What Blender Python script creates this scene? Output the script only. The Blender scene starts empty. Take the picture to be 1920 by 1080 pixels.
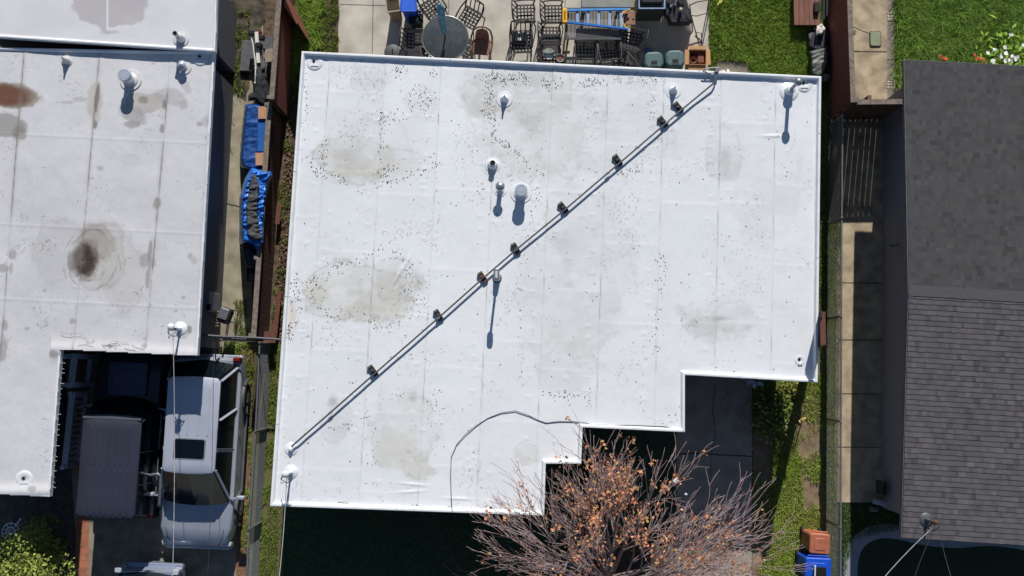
import bpy, math, random
import numpy as np
from mathutils import Vector, Matrix
R = random.Random(7)
NR = np.random.RandomState(11)
sc = bpy.context.scene
rad = math.radians

# ---------------------------------------------------------------- camera
F = 1911.0; CH = 27.3; TILT = math.atan(160.0 / F)
cam_d = bpy.data.cameras.new('camera'); cam = bpy.data.objects.new('camera', cam_d)
sc.collection.objects.link(cam); sc.camera = cam
cam.location = (0, 0, CH); cam.rotation_euler = (TILT, 0, 0)
cam_d.sensor_width = 36.0; cam_d.lens = F / 1920.0 * 36.0
cam_d.clip_start = 0.1; cam_d.clip_end = 1000.0
# ---------------------------------------------------------------- light
SUN_DIR = Vector((-0.115, -1.0, -0.63)).normalized()
world = bpy.data.worlds.new('World'); sc.world = world; world.use_nodes = True
wn = world.node_tree.nodes; wl = world.node_tree.links
sky = wn.new('ShaderNodeTexSky'); sky.sky_type = 'NISHITA'; sky.sun_disc = False
sky.sun_elevation = rad(32); sky.sun_rotation = math.atan2(0.115, 1.0); sky.ozone_density = 3.0; sky.dust_density = 0.3; sky.air_density = 1.0
wl.new(sky.outputs[0], wn['Background'].inputs[0]); wn['Background'].inputs[1].default_value = 0.065
sd = bpy.data.lights.new('sun', 'SUN'); sd.energy = 5.0; sd.angle = rad(0.5); sd.color = (1.0, 0.965, 0.91)
so = bpy.data.objects.new('sun', sd); sc.collection.objects.link(so)
so.rotation_euler = SUN_DIR.to_track_quat('-Z', 'Y').to_euler(); so.location = (3, 30, 30)
sc.view_settings.view_transform = 'Standard'; sc.view_settings.look = 'None'
sc.view_settings.exposure = -0.07; sc.view_settings.gamma = 1.0
sc.cycles.max_bounces = 6

# ---------------------------------------------------------------- helpers
_ct, _st = math.cos(TILT), math.sin(TILT)
def P(x, y, z=0.0):
    """ground plan position of what the survey photo shows at x, y when it stands at height z"""
    dx, dy, dz = (x - 960) / F, (540 - y) / F, -1.0
    wy, wz = dy * _ct - dz * _st, dy * _st + dz * _ct
    t = (z - CH) / wz
    return Vector((dx * t, wy * t, z))
def Pn(x, y, z):
    dx, dy = (x - 960) / F, (540 - y) / F
    wy, wz = dy * _ct + _st, dy * _st - _ct
    t = (z - CH) / wz
    return dx * t, wy * t
def lin(c):
    return tuple(((v / 255) / 12.92 if v / 255 <= .04045 else ((v / 255 + .055) / 1.055) ** 2.4) for v in c)
def V2(p): return Vector((p[0], p[1]))

class MB:
    def __init__(s): s.v = []; s.f = []
    def add(s, vs, fs):
        n = len(s.v); s.v += [tuple(q) for q in vs]; s.f += [tuple(i + n for i in f) for f in fs]; return s
    def box(s, c, d, rz=0, M=None, taper=1.0):
        hx, hy, hz = d[0] / 2, d[1] / 2, d[2] / 2
        vs = [Vector((a * hx * (taper if k > 0 else 1), b * hy * (taper if k > 0 else 1), k * hz)) for k in (-1, 1) for a, b in ((-1, -1), (1, -1), (1, 1), (-1, 1))]
        if M is None: M = Matrix.Rotation(rz, 3, 'Z')
        c = Vector(c)
        return s.add([M @ q + c for q in vs], [(3, 2, 1, 0), (4, 5, 6, 7), (0, 1, 5, 4), (1, 2, 6, 5), (2, 3, 7, 6), (3, 0, 4, 7)])
    def bar(s, a, b, w, h=None, up=Vector((0, 0, 1))):
        a, b = Vector(a), Vector(b); h = h or w; d = b - a; L = d.length
        if L < 1e-6: return s
        x = d / L
        if abs(x.dot(up)) > .98: up = Vector((0, 1, 0))
        y = up.cross(x).normalized(); z = x.cross(y)
        M = Matrix((x, y, z)).transposed()
        return s.box((a + b) / 2, (L, w, h), M=M)
    def tube(s, pts, r, n=8, cap=True):
        pts = [Vector(p) for p in pts]; m = len(pts)
        rs = r if isinstance(r, (list, tuple)) else [r] * m
        vs = []; prev = None
        for i in range(m):
            d = (pts[min(i + 1, m - 1)] - pts[max(i - 1, 0)]).normalized()
            if prev is None:
                u = Vector((0, 0, 1)) if abs(d.z) < .9 else Vector((0, 1, 0))
                prev = u.cross(d).normalized()
            a = (prev - d * prev.dot(d)).normalized(); prev = a; b = d.cross(a)
            for k in range(n):
                t = 2 * math.pi * k / n
                vs.append(pts[i] + (a * math.cos(t) + b * math.sin(t)) * rs[i])
        fs = [(i * n + k, i * n + (k + 1) % n, (i + 1) * n + (k + 1) % n, (i + 1) * n + k) for i in range(m - 1) for k in range(n)]
        if cap: fs += [tuple(range(n - 1, -1, -1)), tuple((m - 1) * n + k for k in range(n))]
        return s.add(vs, fs)
    def lathe(s, c, prof, n=24, sx=1, sy=1, rz=0):
        c = Vector(c); vs = []; cr, srn = math.cos(rz), math.sin(rz)
        for r, z in prof:
            for k in range(n):
                t = 2 * math.pi * k / n; x, y = max(r, 1e-4) * math.cos(t) * sx, max(r, 1e-4) * math.sin(t) * sy
                vs.append(c + Vector((x * cr - y * srn, x * srn + y * cr, z)))
        m = len(prof)
        fs = [(i * n + k, i * n + (k + 1) % n, (i + 1) * n + (k + 1) % n, (i + 1) * n + k) for i in range(m - 1) for k in range(n)]
        fs += [tuple(range(n - 1, -1, -1)), tuple((m - 1) * n + k for k in range(n))]
        return s.add(vs, fs)
    def ball(s, c, r, sz=1, n=14, sx=1, sy=1, rz=0):
        return s.lathe(c, [(r * math.cos(a), r * math.sin(a) * sz) for a in [rad(-88 + 176 * i / 9) for i in range(10)]], n, sx, sy, rz)
    def prism(s, poly, z0, z1):
        ar = sum(poly[i][0] * poly[(i + 1) % len(poly)][1] - poly[(i + 1) % len(poly)][0] * poly[i][1] for i in range(len(poly)))
        if ar < 0: poly = list(poly)[::-1]
        n = len(poly); vs = [(p[0], p[1], z0) for p in poly] + [(p[0], p[1], z1) for p in poly]
        return s.add(vs, [tuple(range(n - 1, -1, -1)), tuple(range(n, 2 * n))] + [(i, (i + 1) % n, (i + 1) % n + n, i + n) for i in range(n)])
    def rbox(s, c, d, r=.05, rz=0, n=4, taper=1.0, top=0.02):
        """box with rounded plan corners and a softened top edge"""
        hx, hy = d[0] / 2, d[1] / 2; r = min(r, hx * .95, hy * .95)
        def ring(sc_, ins):
            o = []
            for cx_, cy_, a0 in ((hx - r, hy - r, 0), (-hx + r, hy - r, 90), (-hx + r, -hy + r, 180), (hx - r, -hy + r, 270)):
                for k in range(n + 1):
                    a = rad(a0 + 90 * k / n); q = Vector(((cx_ + max(r - ins, .002) * math.cos(a)) * sc_, (cy_ + max(r - ins, .002) * math.sin(a)) * sc_, 0))
                    o.append(q)
            return o
        Mz = Matrix.Rotation(rz, 3, 'Z'); c = Vector(c); vs = []
        lv = [(1, 0, -d[2] / 2), (taper, 0, d[2] / 2 - top), (taper, top * .4, d[2] / 2 - top * .35), (taper, top, d[2] / 2)]
        for q, ins, z in lv: vs += [Mz @ (w + Vector((0, 0, z))) + c for w in ring(q, ins)]
        m = 4 * (n + 1)
        fs = [tuple(range(m - 1, -1, -1)), tuple(3 * m + k for k in range(m))]
        fs += [(i * m + k, i * m + (k + 1) % m, (i + 1) * m + (k + 1) % m, (i + 1) * m + k) for i in range(3) for k in range(m)]
        return s.add(vs, fs)
    def build(s, name, m, parent=None, smooth=False, W=True, bevel=0):
        me = bpy.data.meshes.new(name); vs = s.v
        if parent is not None and W:
            o0 = rootloc(parent); vs = [(a - o0[0], b - o0[1], c - o0[2]) for a, b, c in vs]
        me.from_pydata(vs, [], s.f); me.update()
        ob = bpy.data.objects.new(name, me); sc.collection.objects.link(ob)
        if m: me.materials.append(m)
        if parent is not None: ob.parent = parent
        if smooth:
            me.polygons.foreach_set('use_smooth', [True] * len(me.polygons))
            try: me.set_sharp_from_angle(angle=rad(40))
            except Exception: pass
        if bevel:
            b = ob.modifiers.new('bevel', 'BEVEL'); b.width = bevel; b.segments = 2; b.limit_method = 'ANGLE'
        return ob
def rootloc(o):
    while o.parent is not None: o = o.parent
    return o.location if o.type == 'EMPTY' else Vector((0, 0, 0))
def tag(o, label, cat=None, group=None, kind=None):
    if label: o['label'] = label
    if cat: o['category'] = cat
    if group: o['group'] = group
    if kind: o['kind'] = kind
    return o
def thing(name, label, cat, loc=(0, 0, 0), rz=0, group=None):
    o = bpy.data.objects.new(name, None); sc.collection.objects.link(o)
    o.empty_display_size = .2; o.location = loc; o.rotation_euler = (0, 0, rz)
    return tag(o, label, cat, group)
def dup(root, loc, rz=0, label=None, scale=None):
    r = root.copy(); sc.collection.objects.link(r); r.location = loc; r.rotation_euler = (0, 0, rz)
    if label: r['label'] = label
    if scale: r.scale = scale
    for ch in [o for o in list(bpy.data.objects) if o.parent == root]:
        c = ch.copy(); sc.collection.objects.link(c); c.parent = r
        for g in [o for o in list(bpy.data.objects) if o.parent == ch]:
            d = g.copy(); sc.collection.objects.link(d); d.parent = c
    return r

_mats = {}
def mat(name, c, rough=.7, metal=0.0, var=.12, scale=6.0, bump=0.0, bscale=40.0, c2=None, spec=.5, coat=0, attr=False, fac=(.35, .65), stretch=None, detail=5):
    if name in _mats: return _mats[name]
    m = bpy.data.materials.new(name); m.use_nodes = True; _mats[name] = m
    nt = m.node_tree; N = nt.nodes; L = nt.links; b = N['Principled BSDF']
    b.inputs['Roughness'].default_value = rough; b.inputs['Metallic'].default_value = metal
    b.inputs['Specular IOR Level'].default_value = spec; b.inputs['Coat Weight'].default_value = coat
    g = N.new('ShaderNodeNewGeometry'); mp = N.new('ShaderNodeMapping')
    if stretch: mp.inputs['Scale'].default_value = stretch
    L.new(g.outputs['Position'], mp.inputs[0])
    n = N.new('ShaderNodeTexNoise'); n.inputs['Scale'].default_value = scale; n.inputs['Detail'].default_value = detail
    L.new(mp.outputs[0], n.inputs['Vector'])
    rr = N.new('ShaderNodeMapRange'); rr.inputs[1].default_value, rr.inputs[2].default_value = fac
    L.new(n.outputs[0], rr.inputs[0])
    mx = N.new('ShaderNodeMix'); mx.data_type = 'RGBA'
    a = lin(c); bb = lin(c2) if c2 else None
    mx.inputs[6].default_value = tuple(v * (1 - var) for v in a) + (1,)
    mx.inputs[7].default_value = (bb if bb else tuple(min(.95, v * (1 + var)) for v in a)) + (1,)
    L.new(rr.outputs[0], mx.inputs[0])
    out = mx.outputs[2]
    if attr:
        at = N.new('ShaderNodeAttribute'); at.attribute_name = 'tint'
        mu = N.new('ShaderNodeMix'); mu.data_type = 'RGBA'; mu.blend_type = 'MULTIPLY'; mu.inputs[0].default_value = 1
        L.new(out, mu.inputs[6]); L.new(at.outputs['Color'], mu.inputs[7]); out = mu.outputs[2]
    L.new(out, b.inputs['Base Color'])
    if bump:
        n2 = N.new('ShaderNodeTexNoise'); n2.inputs['Scale'].default_value = bscale; n2.inputs['Detail'].default_value = 6
        L.new(mp.outputs[0], n2.inputs['Vector'])
        bp = N.new('ShaderNodeBump'); bp.inputs['Strength'].default_value = bump; bp.inputs['Distance'].default_value = .02
        L.new(n2.outputs[0], bp.inputs['Height']); L.new(bp.outputs[0], b.inputs['Normal'])
    return m
def glassy(name, c, rough=.08):
    return mat(name, c, rough, 0, .05, 2, spec=.6)
def see_through(name, c, rough=.15, alpha=.35):
    m = mat(name, c, rough, 0, .15, 5, spec=.7); m.node_tree.nodes['Principled BSDF'].inputs['Alpha'].default_value = alpha; return m

# numpy value noise
def vnoise(x, y, s, seed=0, oct=4):
    tot = 0; amp = 1; nrm = 0
    for o in range(oct):
        rs = np.random.RandomState(seed * 17 + o); T = rs.rand(256, 256)
        u = x / s * (2 ** o) + 1000.37; w = y / s * (2 ** o) + 1000.71
        i = np.floor(u).astype(int); j = np.floor(w).astype(int); fu = u - i; fw = w - j
        fu = fu * fu * (3 - 2 * fu); fw = fw * fw * (3 - 2 * fw)
        i0, i1, j0, j1 = i % 256, (i + 1) % 256, j % 256, (j + 1) % 256
        v = (T[i0, j0] * (1 - fu) + T[i1, j0] * fu) * (1 - fw) + (T[i0, j1] * (1 - fu) + T[i1, j1] * fu) * fw
        tot = tot + v * amp; nrm += amp; amp *= .5
    return tot / nrm
def inpoly(x, y, poly):
    ins = np.zeros(x.shape, bool); n = len(poly)
    for i in range(n):
        x0, y0 = poly[i][0], poly[i][1]; x1, y1 = poly[(i + 1) % n][0], poly[(i + 1) % n][1]
        if y0 == y1: continue
        c = ((y0 > y) != (y1 > y)) & (x < (x1 - x0) * (y - y0) / (y1 - y0) + x0)
        ins ^= c
    return ins
def sstep(a, b, v):
    t = np.clip((v - a) / (b - a), 0, 1); return t * t * (3 - 2 * t)
def npmesh(name, V, Fq, m, cols=None, parent=None, smooth=False, k=4):
    me = bpy.data.meshes.new(name); nv, nf = len(V), len(Fq)
    me.vertices.add(nv); me.vertices.foreach_set('co', np.asarray(V, np.float32).ravel())
    me.loops.add(nf * k); me.loops.foreach_set('vertex_index', np.asarray(Fq, np.int32).ravel())
    me.polygons.add(nf); me.polygons.foreach_set('loop_start', np.arange(0, nf * k, k, dtype=np.int32))
    me.update(calc_edges=True)
    me.polygons.foreach_set('use_smooth', [bool(smooth)] * nf)
    if cols is not None:
        a = me.attributes.new('tint', 'FLOAT_COLOR', 'POINT')
        c = np.ones((nv, 4), np.float32); c[:, :3] = cols; a.data.foreach_set('color', c.ravel())
    me.materials.append(m)
    ob = bpy.data.objects.new(name, me); sc.collection.objects.link(ob)
    if parent is not None: ob.parent = parent
    return ob
def leafmesh(name, pts, size, m, cols=None, parent=None, up=.5, aspect=1.6, elong=None):
    """one small pointed leaf face per point; up = how strongly the faces look upward"""
    pts = np.asarray(pts, float); n = len(pts)
    nrm = NR.randn(n, 3); nrm /= np.linalg.norm(nrm, axis=1)[:, None]; nrm[:, 2] = np.abs(nrm[:, 2]) + up
    nrm /= np.linalg.norm(nrm, axis=1)[:, None]
    a = np.cross(nrm, NR.randn(n, 3)); a /= np.linalg.norm(a, axis=1)[:, None]; b = np.cross(nrm, a)
    s = (size[0] + (size[1] - size[0]) * NR.rand(n))[:, None]
    V = np.stack([pts + a * s * aspect / 2, pts + b * s / 2, pts - a * s * aspect / 2, pts - b * s / 2], 1).reshape(-1, 3)
    if cols is not None: cols = np.repeat(cols, 4, 0)
    return npmesh(name, V, np.arange(4 * n).reshape(-1, 4), m, cols, parent)
def blades(name, poly, n, h, w, m, label, seed=1, tints=((1, 1, 1),), lean=.5, clump=.0, z0=.01, cs=60, cat='grass', kind='stuff', holes=()):
    xs = [p[0] for p in poly]; ys = [p[1] for p in poly]; rs = np.random.RandomState(seed); n = int(n * 1.45)
    x = rs.uniform(min(xs), max(xs), n * 3); y = rs.uniform(min(ys), max(ys), n * 3)
    k = inpoly(x, y, poly)
    for hp in holes: k &= ~inpoly(x, y, hp)
    nz = vnoise(x, y, cs, seed + 3)
    if clump: k &= nz + rs.rand(len(x)) * .12 > clump
    x, y, nz = x[k][:n], y[k][:n], nz[k][:n]; n = len(x)
    X, Y = Pn(x, y, z0); base = np.stack([X, Y, np.full(n, z0)], 1)
    a = rs.rand(n) * 2 * np.pi; dr = np.stack([np.cos(a), np.sin(a), np.zeros(n)], 1)
    hh = (h[0] + (h[1] - h[0]) * rs.rand(n) ** 1.5) * (.6 + nz * .9); ln = lean * (.3 + rs.rand(n)) * hh
    a2 = rs.rand(n) * 2 * np.pi; ld = np.stack([np.cos(a2), np.sin(a2), np.zeros(n)], 1)
    w = w * .72; ww = w * (.6 + .8 * rs.rand(n)); up = np.array([0, 0, 1.])
    mid = base + ld * (ln * .4)[:, None] + up * (hh * .6)[:, None]; tip = base + ld * (ln * 1.1)[:, None] + up * hh[:, None]
    V = np.stack([base - dr * (ww / 2)[:, None], base + dr * (ww / 2)[:, None], mid + dr * (ww * .4)[:, None], tip, tip, mid - dr * (ww * .4)[:, None]], 1)
    V = V[:, [0, 1, 2, 3, 5]]
    Fq = np.stack([np.stack([np.arange(n) * 5 + i for i in (0, 1, 2, 4)], 1), np.stack([np.arange(n) * 5 + i for i in (4, 2, 3, 3)], 1)], 1)
    T = np.array(tints); pick = np.clip((vnoise(x, y, cs * .6, seed + 9) * 1.6 - .3 + rs.randn(n) * .12) * len(T), 0, len(T) - 1).astype(int)
    c = T[pick] * (.75 + .5 * rs.rand(n))[:, None]
    tri = np.concatenate([np.stack([np.arange(n) * 5 + i for i in q], 1) for q in ((0, 1, 2), (0, 2, 4), (4, 2, 3))])
    ob = npmesh(name, V.reshape(-1, 3), tri, m, np.repeat(c, 5, 0), k=3)
    return tag(ob, label, cat, None, kind)
def sheet(name, poly, z, m, label=None, wob=0, seed=0):
    """flat ground sheet given as photo outline"""
    pts = []
    rs = random.Random(seed)
    for i in range(len(poly)):
        a, b = poly[i], poly[(i + 1) % len(poly)]
        k = max(1, int(math.hypot(b[0] - a[0], b[1] - a[1]) / 12)) if wob else 1
        for j in range(k):
            t = j / k; pts.append(P(a[0] + (b[0] - a[0]) * t + (rs.uniform(-wob, wob) if wob else 0), a[1] + (b[1] - a[1]) * t + (rs.uniform(-wob, wob) if wob else 0), z))
    me = bpy.data.meshes.new(name); me.from_pydata([tuple(q) for q in pts], [], [tuple(range(len(pts) - 1, -1, -1))]); me.update()
    if me.polygons[0].normal.z < 0: me.flip_normals()
    me.materials.append(m)
    ob = bpy.data.objects.new(name, me); sc.collection.objects.link(ob)
    return tag(ob, label, None, None, 'structure')
# ================================================================ GROUND
M_dirt = mat('dirt', (112, 96, 78), .95, var=.3, scale=3.5, bump=.8, bscale=30, c2=(135, 118, 96))
M_soil = mat('dark_soil', (92, 76, 62), .95, var=.35, scale=6, bump=.9, bscale=45, c2=(118, 98, 80))
M_conc = mat('patio_concrete', (186, 179, 166), .9, var=.16, scale=1.3, bump=.25, bscale=60, c2=(208, 201, 187), detail=9)
M_alley = mat('alley_concrete', (150, 143, 122), .92, var=.25, scale=2.2, bump=.3, bscale=50, c2=(172, 163, 140), detail=9)
M_tan = mat('tan_concrete', (166, 150, 124), .9, var=.2, scale=2.6, bump=.3, bscale=70, c2=(196, 178, 148), detail=10)
M_drive = mat('driveway_concrete', (160, 148, 135), .9, var=.12, scale=2.5, bump=.2, bscale=60, c2=(176, 164, 150), detail=8)
M_drive2 = mat('old_driveway', (138, 128, 114), .92, var=.16, scale=3, bump=.3, bscale=60, c2=(160, 148, 130), detail=8)
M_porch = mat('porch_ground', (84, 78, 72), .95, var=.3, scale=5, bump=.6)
M_lawn = mat('lawn_soil', (62, 78, 34), .95, var=.35, scale=5, bump=.8, c2=(86, 98, 46))
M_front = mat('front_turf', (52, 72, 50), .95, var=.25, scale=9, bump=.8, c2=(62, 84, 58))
M_strip = mat('dry_turf', (112, 120, 78), .95, var=.2, scale=8, bump=.8, c2=(128, 122, 92))
M_path = mat('gray_path', (150, 152, 158), .9, var=.1, scale=6, bump=.3)
sheet('alley_earth_shade', [(400, -60), (500, -60), (496, 40), (470, 130), (462, 190), (440, 170), (425, 130), (402, 120)], -.002, mat('alley_dirt_shaded', (58, 54, 48), .95, var=.35, scale=4, bump=.8, c2=(104, 94, 78)), 'earthy patch at the head of the left side path, darkened for tree shade', 3, 8)  # dirty ground, with the tree shade over it put into its colour
M_joint = mat('joint', (82, 74, 62), .95, var=.2)
M_flag = mat('flagstone', (206, 196, 172), .85, var=.1, scale=8, bump=.3)
M_paver = mat('stone_paver', (142, 132, 120), .9, var=.14, scale=7, bump=.3, c2=(156, 146, 134))

g = MB(); g.add([(-150, -150, -.02), (150, -150, -.02), (150, 150, -.02), (-150, 150, -.02)], [(0, 1, 2, 3)])
tag(g.build('ground', M_dirt), 'bare brown earth under the whole block', None, None, 'structure')
sheet('garden_bed', [(495, 90), (640, 60), (640, -60), (560, -60), (640, 260), (600, 660), (495, 660)][:0] or [(490, -60), (660, -60), (660, 700), (470, 700)], -.012, M_soil, 'brown garden bed along the leaning red fence')
sheet('alley_path', [(395, -60), (500, -60), (478, 300), (470, 640), (360, 640)], -.006, M_alley, 'stained concrete side path between the left house and the red fence', 1.0, 3)
sheet('patio', [(636, -60), (1331, -60), (1329, 240), (632, 240)], .0, M_conc, 'pale concrete patio behind the main house')
sheet('back_lawn_soil', [(1331, -60), (1560, -60), (1560, 240), (1329, 240)], -.008, M_lawn, 'dark soil under the bright green back lawn')
sheet('stoop_slab', [(1345, 112), (1404, 119), (1405, 141), (1343, 136)], .004, M_drive2, 'small weathered concrete slab in the lawn edge')
sheet('side_path', [(1594, -60), (1664, -60), (1663, 186), (1595, 186)], .004, M_tan, 'sunlit tan concrete path by the back fence')
sheet('side_yard_path', [(1572, 186), (1662, 186), (1658, 942), (1564, 942)], .004, M_tan, 'long concrete side path beside the shingled house')
sheet('paver_strip', [(1664, -60), (1680, -60), (1679, 190), (1663, 190)], .004, M_paver, 'strip of gray stone pavers along the path')
sheet('side_turf', [(1529, 190), (1577, 190), (1567, 1100), (1540, 1100)], -.004, M_strip, 'worn turf strip below the chain link fence')
sheet('garden_soil', [(1680, -60), (2000, -60), (2000, 420), (1679, 420)], -.008, M_lawn, 'dark soil of the overgrown garden')
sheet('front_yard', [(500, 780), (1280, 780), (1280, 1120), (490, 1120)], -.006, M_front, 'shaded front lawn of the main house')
sheet('driveway', [(1268, 640), (1411, 640), (1410, 1120), (1266, 1120)], .0, M_drive, 'concrete driveway in front of the main house')
sheet('lawn_bed', [(1411, 640), (1560, 640), (1560, 1120), (1410, 1120)], -.01, mat('patchy_earth', (128, 110, 88), .95, var=.2, scale=4, bump=.8, c2=(146, 126, 100)), 'bare patchy earth between the driveway and the fence')
sheet('neighbour_driveway', [(115, 600), (452, 600), (445, 1120), (150, 1120)], -.002, M_drive2, 'old concrete driveway of the left house')
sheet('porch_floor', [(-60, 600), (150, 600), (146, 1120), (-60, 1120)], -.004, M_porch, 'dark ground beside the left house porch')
sheet('turf_strip', [(478, 640), (540, 640), (530, 1120), (466, 1120)], -.004, mat('strip_earth', (120, 108, 76), .95, var=.2, scale=5, bump=.8, c2=(98, 104, 56)), 'thin turf strip between the fence and the main house')
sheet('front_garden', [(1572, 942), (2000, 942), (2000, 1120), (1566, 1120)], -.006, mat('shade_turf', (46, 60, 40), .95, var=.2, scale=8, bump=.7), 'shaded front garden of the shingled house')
sheet('tree_ground', [(1090, 990), (1268, 985), (1268, 1125), (1060, 1125)], -.002, mat('brown_ground', (74, 62, 52), .95, var=.35, scale=8, bump=.9), 'dark brown ground round the foot of the bare tree', 3, 4)  # dark brown sheet laid over the lawn at the tree foot
# curved path bottom right
def curve_band(c, w):
    L_, R_ = [], []
    for i in range(len(c)):
        a = Vector(c[max(0, i - 1)]); b = Vector(c[min(len(c) - 1, i + 1)]); d = (b - a).normalized(); n = Vector((-d.y, d.x))
        L_.append(tuple(Vector(c[i]) + n * w / 2)); R_.append(tuple(Vector(c[i]) - n * w / 2))
    return L_ + R_[::-1]
cc = []
ctl = [(1594, 1140), (1594, 1090), (1596, 1050), (1606, 1022), (1626, 1004), (1652, 996), (1685, 998), (1730, 1008), (1790, 1014), (1860, 1010), (1930, 1020), (2000, 1040)]
for i in range(len(ctl) - 1):
    p0, p1, p2, p3 = [Vector(ctl[min(max(j, 0), len(ctl) - 1)]) for j in (i - 1, i, i + 1, i + 2)]
    for k in range(5):
        t = k / 5; cc.append(tuple(.5 * ((2 * p1) + (p2 - p0) * t + (2 * p0 - 5 * p1 + 4 * p2 - p3) * t * t + (3 * p1 - p0 - 3 * p2 + p3) * t ** 3)))
sheet('garden_path', curve_band(cc, 27), .0, M_path, 'curving gray path around the shaded front garden')

# expansion joints and cracks as thin raised lines
def crack(name, pts, w, z, m, label, wob=0, seed=1):
    rs = random.Random(seed); o = []
    for i in range(len(pts) - 1):
        a, b = pts[i], pts[i + 1]; k = max(1, int(math.hypot(b[0] - a[0], b[1] - a[1]) / 7)) if wob else 1
        for j in range(k): t = j / k; o.append((a[0] + (b[0] - a[0]) * t + rs.uniform(-wob, wob), a[1] + (b[1] - a[1]) * t + rs.uniform(-wob, wob)))
    o.append(pts[-1]); mb = MB()
    for i in range(len(o) - 1):
        a, b = Vector(o[i]), Vector(o[i + 1]); d = (b - a).normalized(); n = Vector((-d.y, d.x)) * w / 2; a = a - d * .3; b = b + d * .3
        mb.add([P(*(a + n), z), P(*(b + n), z), P(*(b - n), z), P(*(a - n), z)], [(0, 1, 2, 3)])
    return mb
jm = MB()
for pts, w, wob in [([(1269, 852), (1300, 850), (1345, 853), (1410, 856)], 2.2, .8), ([(1342, 720), (1336, 770), (1342, 815), (1334, 852)], 1.3, 1.5), ([(1411, 700), (1410, 1080)], 1.2, 0),
                    ([(1268, 700), (1267, 1080)], 1.4, 0), ([(1334, 852), (1331, 930), (1336, 1080)], .8, 1)]:
    q = crack('', pts, w, .005, None, '', wob); jm.add(q.v, q.f)
tag(jm.build('driveway_joints', M_joint), 'dark joints and cracks across the main driveway', None, None, 'structure')
jm = MB()
for pts, w, wob in [([(1595, 96), (1663, 97)], 2, 0), ([(1594, 48), (1618, 58), (1632, 64)], 1, 1), ([(1577, 530), (1660, 531)], 1.6, 0), ([(1574, 637), (1659, 638)], 1.6, 0), ([(1572, 738), (1659, 739)], 1.6, 0), ([(1570, 838), (1659, 839)], 1.6, 0), ([(1590, 118), (1589, 186)], 1, .6), ([(1664, 40), (1680, 40)], 1, 0), ([(1663, 112), (1680, 112)], 1, 0), ([(1663, 150), (1680, 150)], 1, 0), ([(1663, 25), (1680, 25)], 1, 0)]:
    q = crack('', pts, w, .009, None, '', wob); jm.add(q.v, q.f)
tag(jm.build('path_joints', M_joint), 'thin dark joints between the side path slabs', None, None, 'structure')
jm = MB()
for pts, w, wob in [([(408, 385), (425, 381), (450, 388)], 1.6, 1), ([(432, 170), (428, 260), (436, 290)], .9, 2.5), ([(425, 215), (436, 208), (432, 226), (440, 236)], .8, 1), ([(438, 565), (450, 590), (452, 625)], 1.2, 1), ([(418, 300), (408, 500)], .8, .6), ([(700, -20), (698, 100)], 1.2, .3), ([(842, -20), (840, 100)], 1, .3), ([(1060, -20), (1058, 120)], 1, .3), ([(638, 8), (700, 10), (800, 12)], .9, .3)]:
    q = crack('', pts, w, .004, None, '', wob); jm.add(q.v, q.f)
tag(jm.build('alley_cracks', M_joint), 'cracks and joints in the patio and side path concrete', None, None, 'structure')
fl = MB()
for y0, y1 in ((24, 40), (152, 168)):
    for k in range(9):
        cx, cy = 1665.5 + (k % 3) * 5.6, y0 + (k // 3) * 5.4 + 1
        pts = [(cx + math.cos(t) * R.uniform(1.9, 2.6), cy + math.sin(t) * R.uniform(1.9, 2.6)) for t in [math.tau * j / 6 for j in range(6)]]
        fl.prism([P(a, b, 0) for a, b in pts], 0, .016)
for k in range(16):
    cx, cy = 1682 + (k % 3) * 6.5 + R.uniform(-1, 1), 168 + (k // 3) * 6
    pts = [(cx + math.cos(t) * R.uniform(2.3, 3.2), cy + math.sin(t) * R.uniform(2.3, 3.2)) for t in [math.tau * j / 6 for j in range(6)]]
    fl.prism([P(a, b, 0) for a, b in pts], 0, .016)
tag(fl.build('flagstones', M_flag), 'pale broken flagstones set between the gray pavers', None, None, 'structure')

# brick edging (a sheet of brick with joints)
def brickmat(name, c1, c2, cm, sc_=1.0):
    m = bpy.data.materials.new(name); m.use_nodes = True; N = m.node_tree.nodes; L = m.node_tree.links; b = N['Principled BSDF']; b.inputs['Roughness'].default_value = .9
    g_ = N.new('ShaderNodeNewGeometry'); mp = N.new('ShaderNodeMapping'); mp.inputs['Rotation'].default_value = (0, 0, rad(2.5)); L.new(g_.outputs['Position'], mp.inputs[0])
    t = N.new('ShaderNodeTexBrick'); t.inputs['Color1'].default_value = lin(c1) + (1,); t.inputs['Color2'].default_value = lin(c2) + (1,); t.inputs['Mortar'].default_value = lin(cm) + (1,)
    t.inputs['Scale'].default_value = 1; t.inputs['Brick Width'].default_value = .2 * sc_; t.inputs['Row Height'].default_value = .1 * sc_; t.inputs['Mortar Size'].default_value = .008
    L.new(mp.outputs[0], t.inputs['Vector'])
    n = N.new('ShaderNodeTexNoise'); n.inputs['Scale'].default_value = 7; L.new(mp.outputs[0], n.inputs['Vector'])
    mx = N.new('ShaderNodeMix'); mx.data_type = 'RGBA'; mx.blend_type = 'OVERLAY'; mx.inputs[0].default_value = .5; L.new(t.outputs[0], mx.inputs[6]); L.new(n.outputs[0], mx.inputs[7]); L.new(mx.outputs[2], b.inputs['Base Color'])
    return m
M_brick = brickmat('red_brick', (150, 96, 76), (128, 84, 68), (112, 100, 86))
sheet('brick_edging', [(440, 655), (474, 655), (466, 800), (459, 1120), (441, 1120), (448, 860)], .004, M_brick, 'red brick edging along the silver car driveway')
sheet('brick_band', [(150, 640), (169, 640), (166, 1120), (140, 1120), (141, 1060)], .004, brickmat('orange_brick', (178, 112, 84), (160, 104, 80), (120, 96, 80), 1.8), 'orange brick band beside the dark van')

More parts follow.
